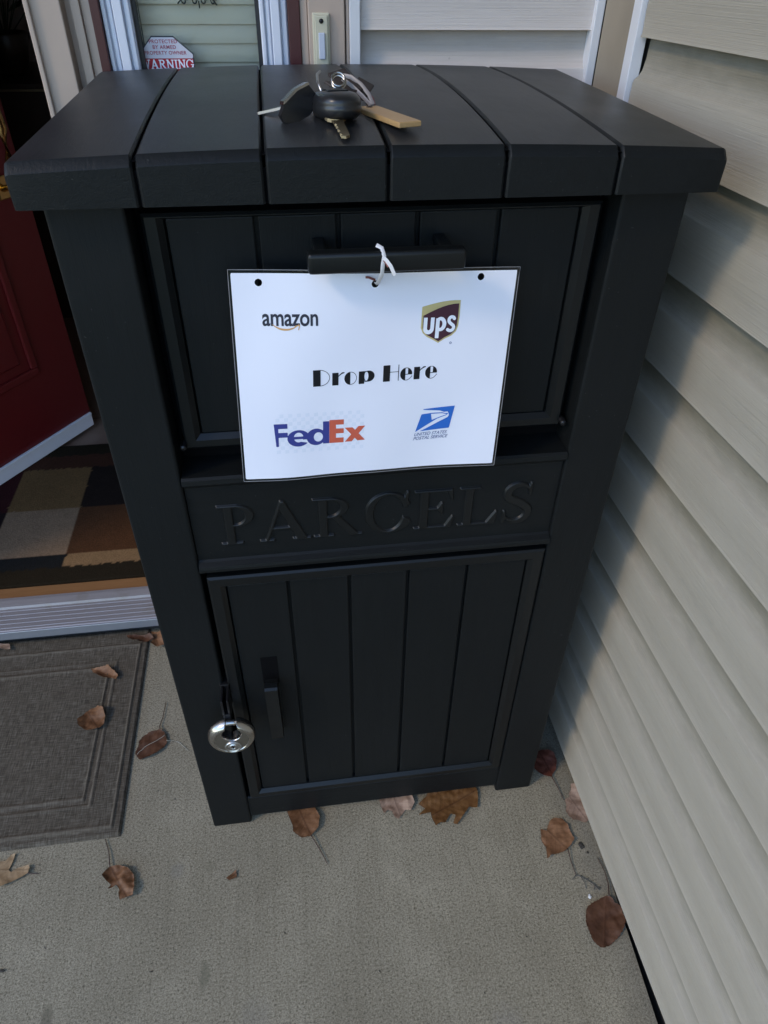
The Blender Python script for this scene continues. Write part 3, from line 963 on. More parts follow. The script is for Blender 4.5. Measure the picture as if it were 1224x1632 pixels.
# ------------------------------------------------------------------ padlock
pk = thing('padlock', 'round steel disc padlock hanging on the left edge of the lower door', 'padlock', (-.231, -.035, .30))
LC = Vector((-.2300, -.0385, .3440))
fm = face_y(LC.x, LC.y, LC.z) @ Matrix.Rotation(math.radians(-3), 4, 'X')
R_ = .0362
shape = CUT(sd_ell(0, 0, R_, R_), sd_ell(.001, .0125, .0136, .0136), sd_box(-.0065, .0105, .012, .06))
v2, f2 = cells(shape, -.037, .037, -.037, .037, .0006)
A = np.array(v2); rr = np.hypot(A[:, 0], A[:, 1]); inner = -shape(A[:, 0], A[:, 1])
hf = []
for r0, ins in zip(rr, inner):
    e = max(0.0, R_ - r0)
    h = .0125 * math.sqrt(max(0.0, 1 - (1 - min(1, e / .0105)) ** 2))
    if r0 < .0262: h -= .0016 * min(1, (.0262 - r0) / .0010)
    h = min(h, .0070 + .0062 * min(1, math.sqrt(max(0, ins) / .0030)))
    hf.append(h)
N = len(v2)
vf = [fm @ Vector((p[0], p[1], h)) for p, h in zip(v2, hf)] + [fm @ Vector((p[0], p[1], -h * .8)) for p, h in zip(v2, hf)]
edge = {}
for f in f2:
    for a, b in zip(f, f[1:] + f[:1]): edge[(a, b)] = edge.get((a, b), 0) + 1
wall = [(a, b, N + b, N + a) for (a, b) in edge if (b, a) not in edge]
mb = MB().add(vf, list(f2) + [tuple(N + i for i in f[::-1]) for f in f2] + wall, True)
body = obj('body', mb, M['steel'], pk); sharpen(body, 50)
pl2, pf2 = cells(CUT(sd_ell(0, 0, .0258, .0258), sd_ell(.001, .0125, .0148, .0148)), -.027, .027, -.027, .027, .0006)
obj('face_plate', MB().add([fm @ Vector((p[0], p[1], .0112)) for p in pl2], pf2, True), M['lock_plate'], pk, recalc=False)
obj('shackle', MB().tube([fm @ Vector((.0255 * 0 + .0195 * math.sin(a) * 0 + x, z_, 0)) for (x, z_, a) in [(-.012, .0275, 0), (-.004, .0282, 0), (.004, .0284, 0), (.0155, .0270, 0)]], .0044, 14), M['steel'], pk)
obj('keyway', MB().lathe([(.0, .0112), (.0030, .0112), (.0034, .0124), (.0056, .0124), (.0062, .0110), (.0095, .0106), (.0108, .0128), (.0118, .0128), (.0124, .0112), (.0126, .006)], fm @ Matrix.Translation((.0005, -.0158, .0005)), 32), M['steel_dull'], pk)
obj('keyhole', MB().box(-.0006, .0016, -.0185, -.0132, .0116, .0131, 0, 2, fm), M['dark_steel'], pk)

# ------------------------------------------------------------------ laminated sign
PO = Vector((-.00439, -.00632, 1.04439))
PM = Matrix(((.99789, .03944, .05166), (.04639, .12443, -.99114), (-.04552, .99144, .12234)))
def sgn(u, v, h=0.0):
    q = -v / .2286
    n = .0085 * math.exp(-((u + .015) / .085) ** 2) * (1 - q) ** 1.0
    n += q * (.0050 * math.exp(-((u + .095) / .045) ** 2) - .0035 * math.exp(-((u - .055) / .06) ** 2))
    n += .0012 * math.sin(u * 38 + 1) * math.sin(v * 25)
    return tuple(PO + PM @ Vector((u, v, n + h)))
sign = thing('laminated_sign', 'laminated white paper sign hung from the hatch handle with delivery logos', 'sign', tuple(PO + PM @ Vector((0, -.2286, 0))))
holes = [sd_ell(x, y, .0036, .0036) for x, y in ((-.1180, -.0118), (-.0052, -.0132), (.1048, -.0090))]
film = CUT(sd_box(-.14605, .14605, -.2286, 0), *holes)
v2, f2 = cells(film, -.148, .148, -.231, .002, .0016)
fo = obj('film', MB().add([sgn(u, v, -.0004) for u, v in v2], f2, True), M['film'], sign, recalc=False)
# bright welded rim of the film pouch
rim = MB()
per = [(-.14605 + .2921 * i / 30, 0) for i in range(31)] + [(.14605, -.2286 * i / 20) for i in range(1, 21)] + [(.14605 - .2921 * i / 30, -.2286) for i in range(1, 31)] + [(-.14605, -.2286 + .2286 * i / 20) for i in range(1, 20)]
rim.tube([sgn(u, v, -.0002) for u, v in per], .00045, 5, True)
obj('film_edge', rim, plain('film edge', (.22, .22, .23), .25), fo, recalc=False)
pap = CUT(sd_box(-.1437, .1432, -.2256, -.0030), *holes)
v2, f2 = cells(pap, -.146, .146, -.228, 0, .0016)
sheet = obj('sheet', MB().add([sgn(u, v, .0001) for u, v in v2], f2, True), M['paper'], sign, recalc=False)

def print_on(name, f, bounds, step, mat, h=.0004, parent=None):
    v2, f2 = cells(f, *bounds, step)
    return obj(name, MB().add([sgn(u, v, h) for u, v in v2], f2, True), mat, parent or sheet, recalc=False)

def text_sdf_mesh(body, size, bold=0.0, shear=0.0, space=1.0):
    """Blender's built-in lettering turned into plain 2-D verts and faces, unit: metres, origin left baseline."""
    cu = bpy.data.curves.new('lettering', 'FONT')
    cu.body = body; cu.size = size; cu.offset = bold; cu.shear = shear; cu.space_character = space; cu.resolution_u = 6
    tmp = bpy.data.objects.new('lettering_tmp', cu); COL.objects.link(tmp)
    bpy.context.view_layer.update()
    ev = tmp.evaluated_get(bpy.context.evaluated_depsgraph_get()); me = ev.to_mesh()
    vs = [(v.co.x, v.co.y) for v in me.vertices]; fs = [tuple(p.vertices) for p in me.polygons]
    ev.to_mesh_clear(); bpy.data.objects.remove(tmp); bpy.data.curves.remove(cu)
    return vs, fs
def fit(vs, x0, x1, y0, y1):
    xs = [v[0] for v in vs]; ys = [v[1] for v in vs]
    ax = (x1 - x0) / (max(xs) - min(xs)); ay = (y1 - y0) / (max(ys) - min(ys))
    return [(x0 + (v[0] - min(xs)) * ax, y0 + (v[1] - min(ys)) * ay) for v in vs]
def rotv(vs, cx, cy, deg):
    c, s = math.cos(math.radians(deg)), math.sin(math.radians(deg))
    return [(cx + (x - cx) * c - (y - cy) * s, cy + (x - cx) * s + (y - cy) * c) for x, y in vs]

# orange smile under a dark lower-case word
tv, tf = text_sdf_mesh('amazon', 1, .018, 0, .98)
tv = fit(tv, -.1163, -.0617, -.0540, -.0418)
obj('wordmark', MB().add([sgn(u, v, .0004) for u, v in tv], tf), INK['charcoal'], sheet, recalc=False)
sm = U(sd_line(arc(-.0938, -.0410, .0175, .0165, 222, 318, 16), [.0004 + .0016 * math.sin(math.pi * min(1, i / 15)) for i in range(17)]),
       sd_line([(-.0845, -.0540), (-.0803, -.0530), (-.0800, -.0530), (-.0812, -.0575)], .0010))
print_on('smile', sm, (-.112, -.078, -.063, -.050), .0004, INK['smile'])

# brown shield with gold band
def sh(P, ox=0, oy=0): return sd_poly([(x, y) for x, y in P])
SHO = [(.0450, -.0378)] + [(.0450 + .0405 * t, -.0378 + .0060 * math.sin(t * 1.75) / 1.0) for t in (.12, .25, .4, .55, .7, .85, 1.0)] + [(.0858, -.0480), (.0850, -.0590), (.0832, -.0645), (.0785, -.0690), (.0715, -.0722), (.0650, -.0765), (.0585, -.0728), (.0520, -.0695), (.0475, -.0655), (.0450, -.0600)]
gold = sd_poly(SHO)
print_on('shield_rim', gold, (.043, .088, -.079, -.030), .00045, INK['gold'], .0003)
INN = [(.0468, -.0470)] + [(.0468 + .0372 * t, -.0470 + .0118 * math.sin(t * math.pi / 2)) for t in (.12, .25, .4, .55, .7, .85, 1.0)] + [(.0841, -.0480), (.0833, -.0585), (.0818, -.0635), (.0775, -.0675), (.0710, -.0706), (.0650, -.0748), (.0590, -.0712), (.0527, -.0680), (.0488, -.0645), (.0468, -.0598)]
print_on('shield', sd_poly(INN), (.043, .088, -.079, -.030), .00045, INK['brown'], .0006)
w = .0042
u_ = U(sd_box(.0475, .0515, -.0610, -.0490), sd_box(.0550, .0590, -.0610, -.0490), AND(CUT(sd_ell(.05325, -.0605, .00575, .0062), sd_ell(.05325, -.0600, .0018, .0024)), sd_box(0, 1, -.09, -.0598)))
p_ = U(sd_box(.0607, .0647, -.0712, -.0500), CUT(AND(sd_ell(.0657, -.0562, .0062, .0076), sd_box(.0612, .09, -.08, 0)), sd_ell(.0653, -.0562, .0024, .0040)))
s_ = sd_line(arc(.0775, -.0522, .0030, .0034, 25, 230, 12) + [(.0772, -.0562)] + arc(.0766, -.0600, .0036, .0034, 60, -140, 12), .0034)
print_on('shield_lettering', U(u_, p_, s_), (.046, .083, -.073, -.047), .0004, INK['white'], .0009)
print_on('registered_mark', CUT(sd_ell(.0785, -.0768, .0013, .0013), sd_ell(.0785, -.0768, .0007, .0007)), (.076, .081, -.079, -.074), .0003, INK['slate'])

# "Drop Here" in a fat stem and hairline face
hl = .035
def fat_o(cx=.42): 
    return U(AND(sd_ell(cx, .40, .42, .42), sd_box(-1, cx - .02, -1, 2)), CUT(sd_ell(cx, .40, .42, .42), sd_ell(cx, .40, .42 - hl, .42 - hl)))
def fat_e():
    o_ = U(AND(sd_ell(.42, .40, .42, .42), sd_box(-1, .36, -1, 2)), CUT(sd_ell(.42, .40, .42, .42), sd_ell(.42, .40, .42 - hl, .42 - hl)))
    o_ = CUT(o_, sd_poly([(.44, .36), (1.1, .36), (1.1, .06), (.86, .06), (.44, .36)]))
    return U(o_, sd_box(.3, .82, .36, .36 + hl * 1.2), AND(sd_ell(.42, .40, .42, .42), sd_box(.54, 1, .36, 1)), sd_line([(.62, .05), (.74, .15), (.84, .26)], hl))
def fat_r(): return U(sd_box(0, .42, 0, .82), sd_line([(.40, .56), (.5, .66), (.6, .73), (.68, .78), (.80, .80)], [.05, .06, .07, .10, .06]))
Dg = U(sd_box(0, .50, 0, 1.06), CUT(AND(sd_ell(.42, .53, .70, .53), sd_box(.3, 3, -1, 2)), sd_ell(.42, .53, .70 - hl, .53 - hl)))
pg = U(sd_box(0, .38, -.02, .80), CUT(AND(sd_ell(.66, .46, .42, .36), sd_box(.3, 3, -1, 2)), sd_ell(.52, .46, .14, .30)), sd_box(.3, .6, .10, .135), sd_box(.3, .7, .76, .80))
Hg = U(sd_box(0, .48, 0, 1.06), sd_box(.4, 1.10, .58, .58 + hl), sd_box(1.05, 1.05 + hl * 1.4, 0, 1.06))
word = []; x = 0
for g_, adv in ((Dg, 1.28), (fat_r(), .82), (fat_o(), .98), (pg, 1.20), (None, .48), (Hg, 1.20), (fat_e(), .96), (fat_r(), .80), (fat_e(), .86)):
    if g_ is not None: word.append(MOVE(g_, x, 0))
    x += adv
sc = .1345 / x
kk = .0172
wf = lambda X, Y: np.minimum.reduce([f((X + .0676) / sc, (Y + .1188 - .0225 * 0 - (X + .0676) * .0215) / (kk)) * min(sc, kk) for f in word])
print_on('headline_lettering', wf, (-.070, .070, -.122, -.094), .00038, INK['black'])

# blue and orange delivery wordmark, joined letters
fx0, fy0 = -.1105, -.1868
def L_(f): return MOVE(f, fx0, fy0, 1)
Fg = U(sd_poly([(0, .0268), (.0145, .0268), (.0145, .0212), (.0046, .0212), (.0046, .0165), (.0145, .0165), (.0145, .0108), (.0046, .0108), (.0046, 0), (.0018, 0)]),)
eg = U(CUT(sd_ell(.0262, .0088, .0122, .0098), sd_ell(.0262, .0098, .0052, .0058), sd_poly([(.026, .0070), (.04, .0070), (.04, .0028), (.036, .0028), (.0262, .0050)])), sd_box(.019, .0380, .0078, .0108))
dg = U(CUT(sd_ell(.0455, .0090, .0106, .0100), sd_ell(.0478, .0088, .0050, .0056)), sd_box(.0530, .0598, .0002, .0270))
print_on('wordmark', MOVE(U(Fg, eg, dg), fx0, fy0), (-.112, -.049, -.189, -.158), .00042, INK['indigo'])
Eg = U(sd_poly([(.0600, .0002), (.0600, .0282), (.0758, .0282), (.0758, .0222), (.0672, .0222), (.0672, .0175), (.0758, .0175), (.0758, .0116), (.0672, .0116), (.0672, .0062), (.0758, .0062), (.0758, .0002)]))
xg = U(sd_poly([(.0772, .0178), (.0856, .0178), (.0950, .0002), (.0864, .0002)][0:0] or [(.0768, .0180), (.0855, .0180), (.0998, .0020), (.0912, .0016)]), sd_poly([(.0770, .0006), (.0848, .0008), (.0996, .0194), (.0920, .0192)]))
print_on('wordmark', MOVE(U(Eg, xg), fx0, fy0), (-.052, -.009, -.189, -.156), .00042, INK['coral'])
ck = MB()
for i in range(21):
    for j in range(10):
        if (i + j) % 2: continue
        x = -.1085 + i * .0046; y = -.1955 + j * .0047
        a = [(x, y), (x + .0042, y + .0004), (x + .0042, y + .0046), (x, y + .0042)]
        ck.add([sgn(u, v, .00025) for u, v in a], [(0, 1, 2, 3)])
obj('faint_checker', ck, INK['checker'], sheet, recalc=False)

# blue parallelogram with white head
par = sd_poly([(.0548, -.1524), (.0910, -.1503), (.0866, -.1775), (.0470, -.1800)])
whites = U(sd_poly([(.0480, -.1500), (.0556, -.1534), (.0740, -.1553), (.0790, -.1573), (.0832, -.1570), (.0846, -.1590), (.0824, -.1590), (.0800, -.1588), (.0770, -.1578), (.0650, -.1577), (.0480, -.1592)]),
           sd_poly([(.0640, -.1588), (.0770, -.1588), (.0828, -.1604), (.0740, -.1632), (.0656, -.1665)]),
           sd_poly([(.0464, -.1806), (.0600, -.1722), (.0720, -.1650), (.0822, -.1614), (.0846, -.1590), (.0852, -.1615), (.0840, -.1640), (.0740, -.1690), (.0600, -.1762), (.0500, -.1806)]))
print_on('emblem', CUT(par, whites), (.044, .094, -.183, -.148), .0004, INK['postal'])
for body, x0_, x1_, y0_ in (('UNITED STATES', .0462, .0850, -.1855), ('POSTAL SERVICE', .0452, .0864, -.1906)):
    tv, tf = text_sdf_mesh(body, 1, .012, .35, 1.0)
    tv = rotv(fit(tv, x0_, x1_, y0_, y0_ + .0040), .046, y0_, 1.5)
    obj('caption', MB().add([sgn(u, v, .0004) for u, v in tv], tf), INK['slate'], sheet, recalc=False)

# twist tie through the middle hole and over the handle
tie = thing('twist_tie', 'white twisted tie with a trace of red knotting the sign to the handle', 'tie', (-.008, -.045, 1.03))
h0 = Vector(sgn(-.0052, -.0126, .001))
def ribbon(pts, w, tw=0):
    pts = [Vector(p) for p in pts]
    rows = []
    for i, p in enumerate(pts):
        t = (pts[min(i + 1, len(pts) - 1)] - pts[max(0, i - 1)]).normalized()
        s = t.cross(Vector((0, -1, .35))).normalized()
        a = tw * i / len(pts)
        s = (s * math.cos(a) + Vector((0, -1, .35)).normalized() * math.sin(a)) * w * .5
        nrm = t.cross(s).normalized() * .0004
        rows.append([p - s - nrm, p + s - nrm, p + s + nrm, p - s + nrm, p - s - nrm])
    return MB().grid(rows, True)
obj('tie_strip', ribbon([h0, h0 + Vector((.0005, -.010, .004)), (-.0072, -.0440, 1.052), (-.0064, -.0440, 1.062), (-.0050, -.0425, 1.0690), (-.0065, -.0370, 1.0745), (-.0115, -.0350, 1.0768)], .0036, .3), M['string_white'], tie, recalc=True)
obj('tie_strip', ribbon([(-.0058, -.0440, 1.068), (-.0030, -.0455, 1.0655), (.0005, -.0465, 1.0610), (.0028, -.0470, 1.0560), (.0045, -.0470, 1.0525)], .0034, -.5), M['string_white'], tie, recalc=True)
obj('red_thread', ribbon([(-.0052, -.0438, 1.0660), (-.0030, -.0448, 1.0630), (-.0012, -.0452, 1.0600)], .0026), M['string_red'], tie, recalc=True)
obj('red_thread', ribbon([h0 + Vector((-.0005, -.001, .004)), h0 + Vector((-.007, -.003, .0075)), h0 + Vector((-.010, -.003, .0078))], .0022), M['string_red'], tie, recalc=True)

# ------------------------------------------------------------------ warning sticker on the sidelight glass
YS = .5325
stk = thing('warning_sticker', 'red and white octagonal warning sticker on the sidelight glass', 'sticker', (-.24, YS, 1.10))
def onglass(vs, h): return [(x, YS - h, z) for x, z in vs]
OCT = [(-.2765, 1.1005), (-.2765, 1.1600), (-.2548, 1.1822), (-.2245, 1.1822), (-.1995, 1.1615), (-.1995, 1.1005), (-.2180, 1.080), (-.2580, 1.080)]
cz = 1.1315
def shrink(k): return [(-.238 + (x + .238) * k, cz + (z - cz) * k) for x, z in OCT]
mb = MB().prism(OCT, .0003, -.0005, lambda u, v, d: (u, YS + d, v)); obj('backing', mb, INK['outline'], stk)
IN = shrink(.968)
f_in = sd_poly(IN)
def stick(name, f, bounds, step, mat, h):
    v2, f2 = cells(f, *bounds, step)
    obj(name, MB().add(onglass(v2, h), f2), mat, stk, recalc=False)
BB = (-.280, -.196, 1.078, 1.184)
stick('white_field', AND(f_in, sd_box(-1, 1, 1.1555, 2)), BB, .0012, INK['sticker'], .0008)
stick('red_field', AND(f_in, sd_box(-1, 1, 0, 1.1553)), BB, .0012, INK['red'], .0008)
for body, xa, xb, za in (('PROTECTED', -.2585, -.2200, 1.1735), ('BY ARMED', -.2545, -.2225, 1.1668), ('PROPERTY OWNER', -.2672, -.2090, 1.1600)):
    tv, tf = text_sdf_mesh(body, 1, .02, 0, 1.08)
    tv = fit(tv, xa, xb, za, za + .0046)
    obj('lettering', MB().add(onglass(tv, .0011), tf), INK['rose'], stk, recalc=False)
def slab_word():
    s = .17; t_ = .10
    def sr(x0, x1, top=True, bot=False):
        r = []
        if top: r.append(sd_box(x0, x1, 1 - t_, 1))
        if bot: r.append(sd_box(x0, x1, 0, t_))
        return U(*r)
    G = {'W': (U(sd_line([(.16, .96), (.36, .04)], s), sd_line([(.36, .04), (.56, .8)], s * .75), sd_line([(.56, .8), (.74, .04)], s), sd_line([(.74, .04), (.94, .96)], s * .75), sr(0, .36), sr(.74, 1.1), sr(.42, .66)), 1.14),
         'A': (U(sd_line([(.14, .04), (.42, .95)], s * .8), sd_line([(.44, .95), (.76, .04)], s * 1.1), sd_box(.24, .64, .28, .38), sr(0, .32, False, True), sr(.56, .96, False, True)), .98),
         'R': (U(sd_box(.1, .1 + s, 0, 1), CUT(AND(sd_ell(.40, .74, .32, .26), sd_box(.2, 2, -1, 2)), sd_ell(.40, .74, .15, .15)), sd_line([(.42, .5), (.72, .06)], s), sr(0, .4), sr(0, .36, False, True), sr(.62, .9, False, True)), .92),
         'N': (U(sd_box(.1, .1 + s * .8, 0, 1), sd_box(.68, .68 + s * .8, 0, 1), sd_line([(.16, .94), (.76, .06)], s), sr(0, .3), sr(.58, .92), sr(0, .34, False, True)), .96),
         'I': (U(sd_box(.12, .12 + s, 0, 1), sr(0, .42, True, True)), .46),
         'G': (U(CUT(CUT(sd_ell(.46, .5, .46, .52), sd_ell(.46, .5, .46 - s, .42)), sd_box(.5, 2, .42, .72)), sd_box(.74, .74 + s * .9, .05, .48), sd_box(.56, .98, .40, .50), sd_box(.80, .88, .62, .98)), 1.0)}
    x = 0; fs = []
    for c_ in 'WARNING':
        f, w = G[c_]; fs.append(MOVE(f, x, 0)); x += w
    return fs, x
fs2, w2 = slab_word()
wx0, wx1, wz0, wz1 = -.2738, -.2002, 1.1428, 1.1541
a_ = (wx1 - wx0) / w2; b_ = wz1 - wz0
stick('headline', lambda X, Y: np.minimum.reduce([f((X - wx0) / a_, (Y - wz0) / b_) * min(a_, b_) for f in fs2]), (wx0 - .001, wx1 + .001, wz0 - .001, wz1 + .001), .00045, INK['white'], .0011)

# ------------------------------------------------------------------ keys on the lid
LZ = lambda x, y: dome(x, y)
ky = thing('key_bunch', 'bunch of keys with black car fob and wooden tag lying on the lid', 'keys', (-.03, .08, 1.155))
def flatkey(tip, root, headr, z0, z1, mat, name, blade_w=.0075):
    """Cut blade from tip to root and a rounded bow beyond the root."""
    a = Vector((tip[0], tip[1], 0)); b = Vector((root[0], root[1], 0)); t = (b - a); L = t.length; t.normalize(); s = Vector((-t.y, t.x, 0))
    teeth = [(0, 0), (.002, blade_w * .5)] + sum([[(L * (.12 + .1 * i), blade_w * (.5 if i % 2 else .28)), (L * (.16 + .1 * i), blade_w * (.30 if i % 3 else .48))] for i in range(7)], []) + [(L * .92, blade_w * .5), (L, blade_w * .62), (L, -blade_w * .6), (.003, -blade_w * .45)]
    def at(u, v, d): 
        p = a + t * u + s * v
        return (p.x, p.y, z0 + (z1 - z0) * u / L + d)
    mb = MB().prism(teeth, 0, .0022, at)
    if headr:
        bow = [(L + headr * .9 + headr * 1.05 * math.cos(w), headr * math.sin(w)) for w in [i * 2 * math.pi / 20 for i in range(20)]]
        mb.prism(bow, -.0002, .0026, at)
    return obj(name, mb, mat, ky)
k1 = flatkey((-.1115, .1000), (-.0800, .0830), 0, 1.1600, 1.1690, M['steel_dull'], 'key')
# black-shelled bow of the silver key, propped on edge
A0 = Vector((-.0885, .060, 1.1645)); A1 = Vector((-.0590, .078, 1.1820))
ea = (A1 - A0).normalized(); en = Vector((.42, -.80, .10)); en = (en - ea * en.dot(ea)).normalized(); eb = en.cross(ea)
fmk = Matrix((tuple(ea) + (0,), tuple(eb) + (0,), tuple(en) + (0,), (0, 0, 0, 1))).transposed(); fmk.translation = (A0 + A1) / 2
hw = (A1 - A0).length / 2
outl = [(-hw * 1.05, -.004), (-hw * .6, -.011), (hw * .3, -.0135), (hw * .95, -.0105), (hw * 1.1, -.002), (hw * .98, .0075), (hw * .3, .0100), (-hw * .6, .0085), (-hw * 1.05, .003)]
bow = MB().prism(outl, -.0020, .0034, lambda u, v, d: fmk @ Vector((u, v, d)))
b1 = obj('key_bow', bow, M['fob'], ky)
cap = [(-hw * .7, .0088), (-hw * .6, .0086), (hw * .3, .0101), (hw * .95, .0078), (hw * 1.02, .0082), (hw * .98, .0100), (hw * .3, .0124), (-hw * .6, .0108)]
obj('key_cap', MB().prism(cap, -.0030, .0042, lambda u, v, d: fmk @ Vector((u, v, d))), M['steel'], ky)
# car fob: flattened oval with a waist band and a brass blade
fo_ = MB()
ff = Matrix.Translation((-.0365, .0700, 1.1735)) @ Matrix.Rotation(math.radians(8), 4, 'Z') @ Matrix.Rotation(math.radians(-6), 4, 'X')
prof = [(0, .0105), (.55, .0100), (.80, .0085), (.93, .0055), (.985, .0022), (.965, .0008), (.985, -.0008), (1.0, -.0030), (.94, -.0072), (.80, -.0100), (0, -.0110)]
seg = 40
vs = []
for r0, h in prof:
    for k in range(seg):
        w = 2 * math.pi * k / seg
        cx_ = math.copysign(abs(math.cos(w)) ** .8, math.cos(w)); sy_ = math.copysign(abs(math.sin(w)) ** .8, math.sin(w))
        vs.append(ff @ Vector(((.0218 * r0 * cx_), .0370 * r0 * sy_, h * 1.08)))
fo_.add(vs, [(i * seg + k, i * seg + (k + 1) % seg, (i + 1) * seg + (k + 1) % seg, (i + 1) * seg + k) for i in range(len(prof) - 1) for k in range(seg)], True)
fob = obj('car_fob', fo_, M['fob'], ky)
btn = MB()
for dy in (.012, -.006): btn.box(-.010, .010, dy - .006, dy + .006, .0104, .0122, .001, 2, ff)
obj('fob_button', btn, M['black_smooth'], fob)
flatkey((-.0345, -.0040), (-.0385, .0400), .0105, 1.1590, 1.1640, M['brass_aged'], 'key', .0085)
# split ring, leather fold, straps, wooden tag
ring = [Vector((-.030 + .0065 * math.cos(a), .112 + .0065 * math.sin(a) * .8, 1.1850 + .005 * math.sin(a))) for a in [i * 2 * math.pi / 36 for i in range(36)]]
obj('split_ring', MB().tube(ring, .0014, 8, True).tube([p + Vector((0, 0, .0026)) for p in ring], .0012, 8, True), M['steel'], ky)
obj('ring_hook', MB().tube([(-.0480, .088, 1.180), (-.0510, .104, 1.187), (-.0500, .120, 1.191), (-.0465, .130, 1.192)], .0013, 8), M['steel_dull'], ky)
lf = MB()
for (cx_, cy_, cz_, rz, rx, ry, sx_, sy_) in ((-.0220, .128, 1.1830, 25, 22, -12, .010, .019), (-.0060, .128, 1.1770, -24, 12, 24, .009, .018), (-.0270, .160, 1.1730, 38, 16, 10, .007, .014)):
    fmx = Matrix.Translation((cx_, cy_, cz_)) @ Matrix.Rotation(math.radians(rz), 4, 'Z') @ Matrix.Rotation(math.radians(rx), 4, 'X') @ Matrix.Rotation(math.radians(ry), 4, 'Y')
    lf.box(-sx_, sx_, -sy_, sy_, -.0014, .0014, .0010, 2, fmx)
obj('leather_tab', lf, M['leather'], ky)
obj('strap', ribbon([(-.025, .136, 1.1875), (-.016, .130, 1.1870), (-.007, .122, 1.1820), (.000, .112, 1.1745), (.0030, .1030, 1.1672)], .0042, .6), M['silver_strap'], ky, recalc=True)
obj('strap', ribbon([(-.025, .126, 1.1860), (-.017, .118, 1.1815), (-.008, .110, 1.1745), (.0005, .1025, 1.1668)], .0036, -.4), M['silver_strap'], ky, recalc=True)
obj('strap', ribbon([(-.008, .140, 1.1800), (-.001, .130, 1.1760), (.0045, .116, 1.1700), (.0045, .1040, 1.1668)], .0028, .9), M['string_red'], ky, recalc=True)
obj('tip_bead', MB().lathe([(0, .004), (.003, .003), (.0042, 0), (.003, -.003), (0, -.004)], Matrix.Translation((-.012, .300, 1.163)), 14), M['chip'], ky)
tgm = Matrix.Translation((.0110, .0610, 1.1645)) @ Matrix.Rotation(math.radians(-72), 4, 'Z') @ Matrix.Rotation(math.radians(-1.5), 4, 'Y')
tg = MB().box(-.0475, .0475, -.0115, .0115, -.0024, .0024, .0010, 2, tgm)
wt = obj('wooden_tag', tg, M['tag_wood'], ky)
obj('tag_hole', MB().lathe([(0, .0004), (.0030, .0004), (.0034, 0)], tgm @ Matrix.Translation((-.0395, 0, .0024)), 18), M['leather'], wt)

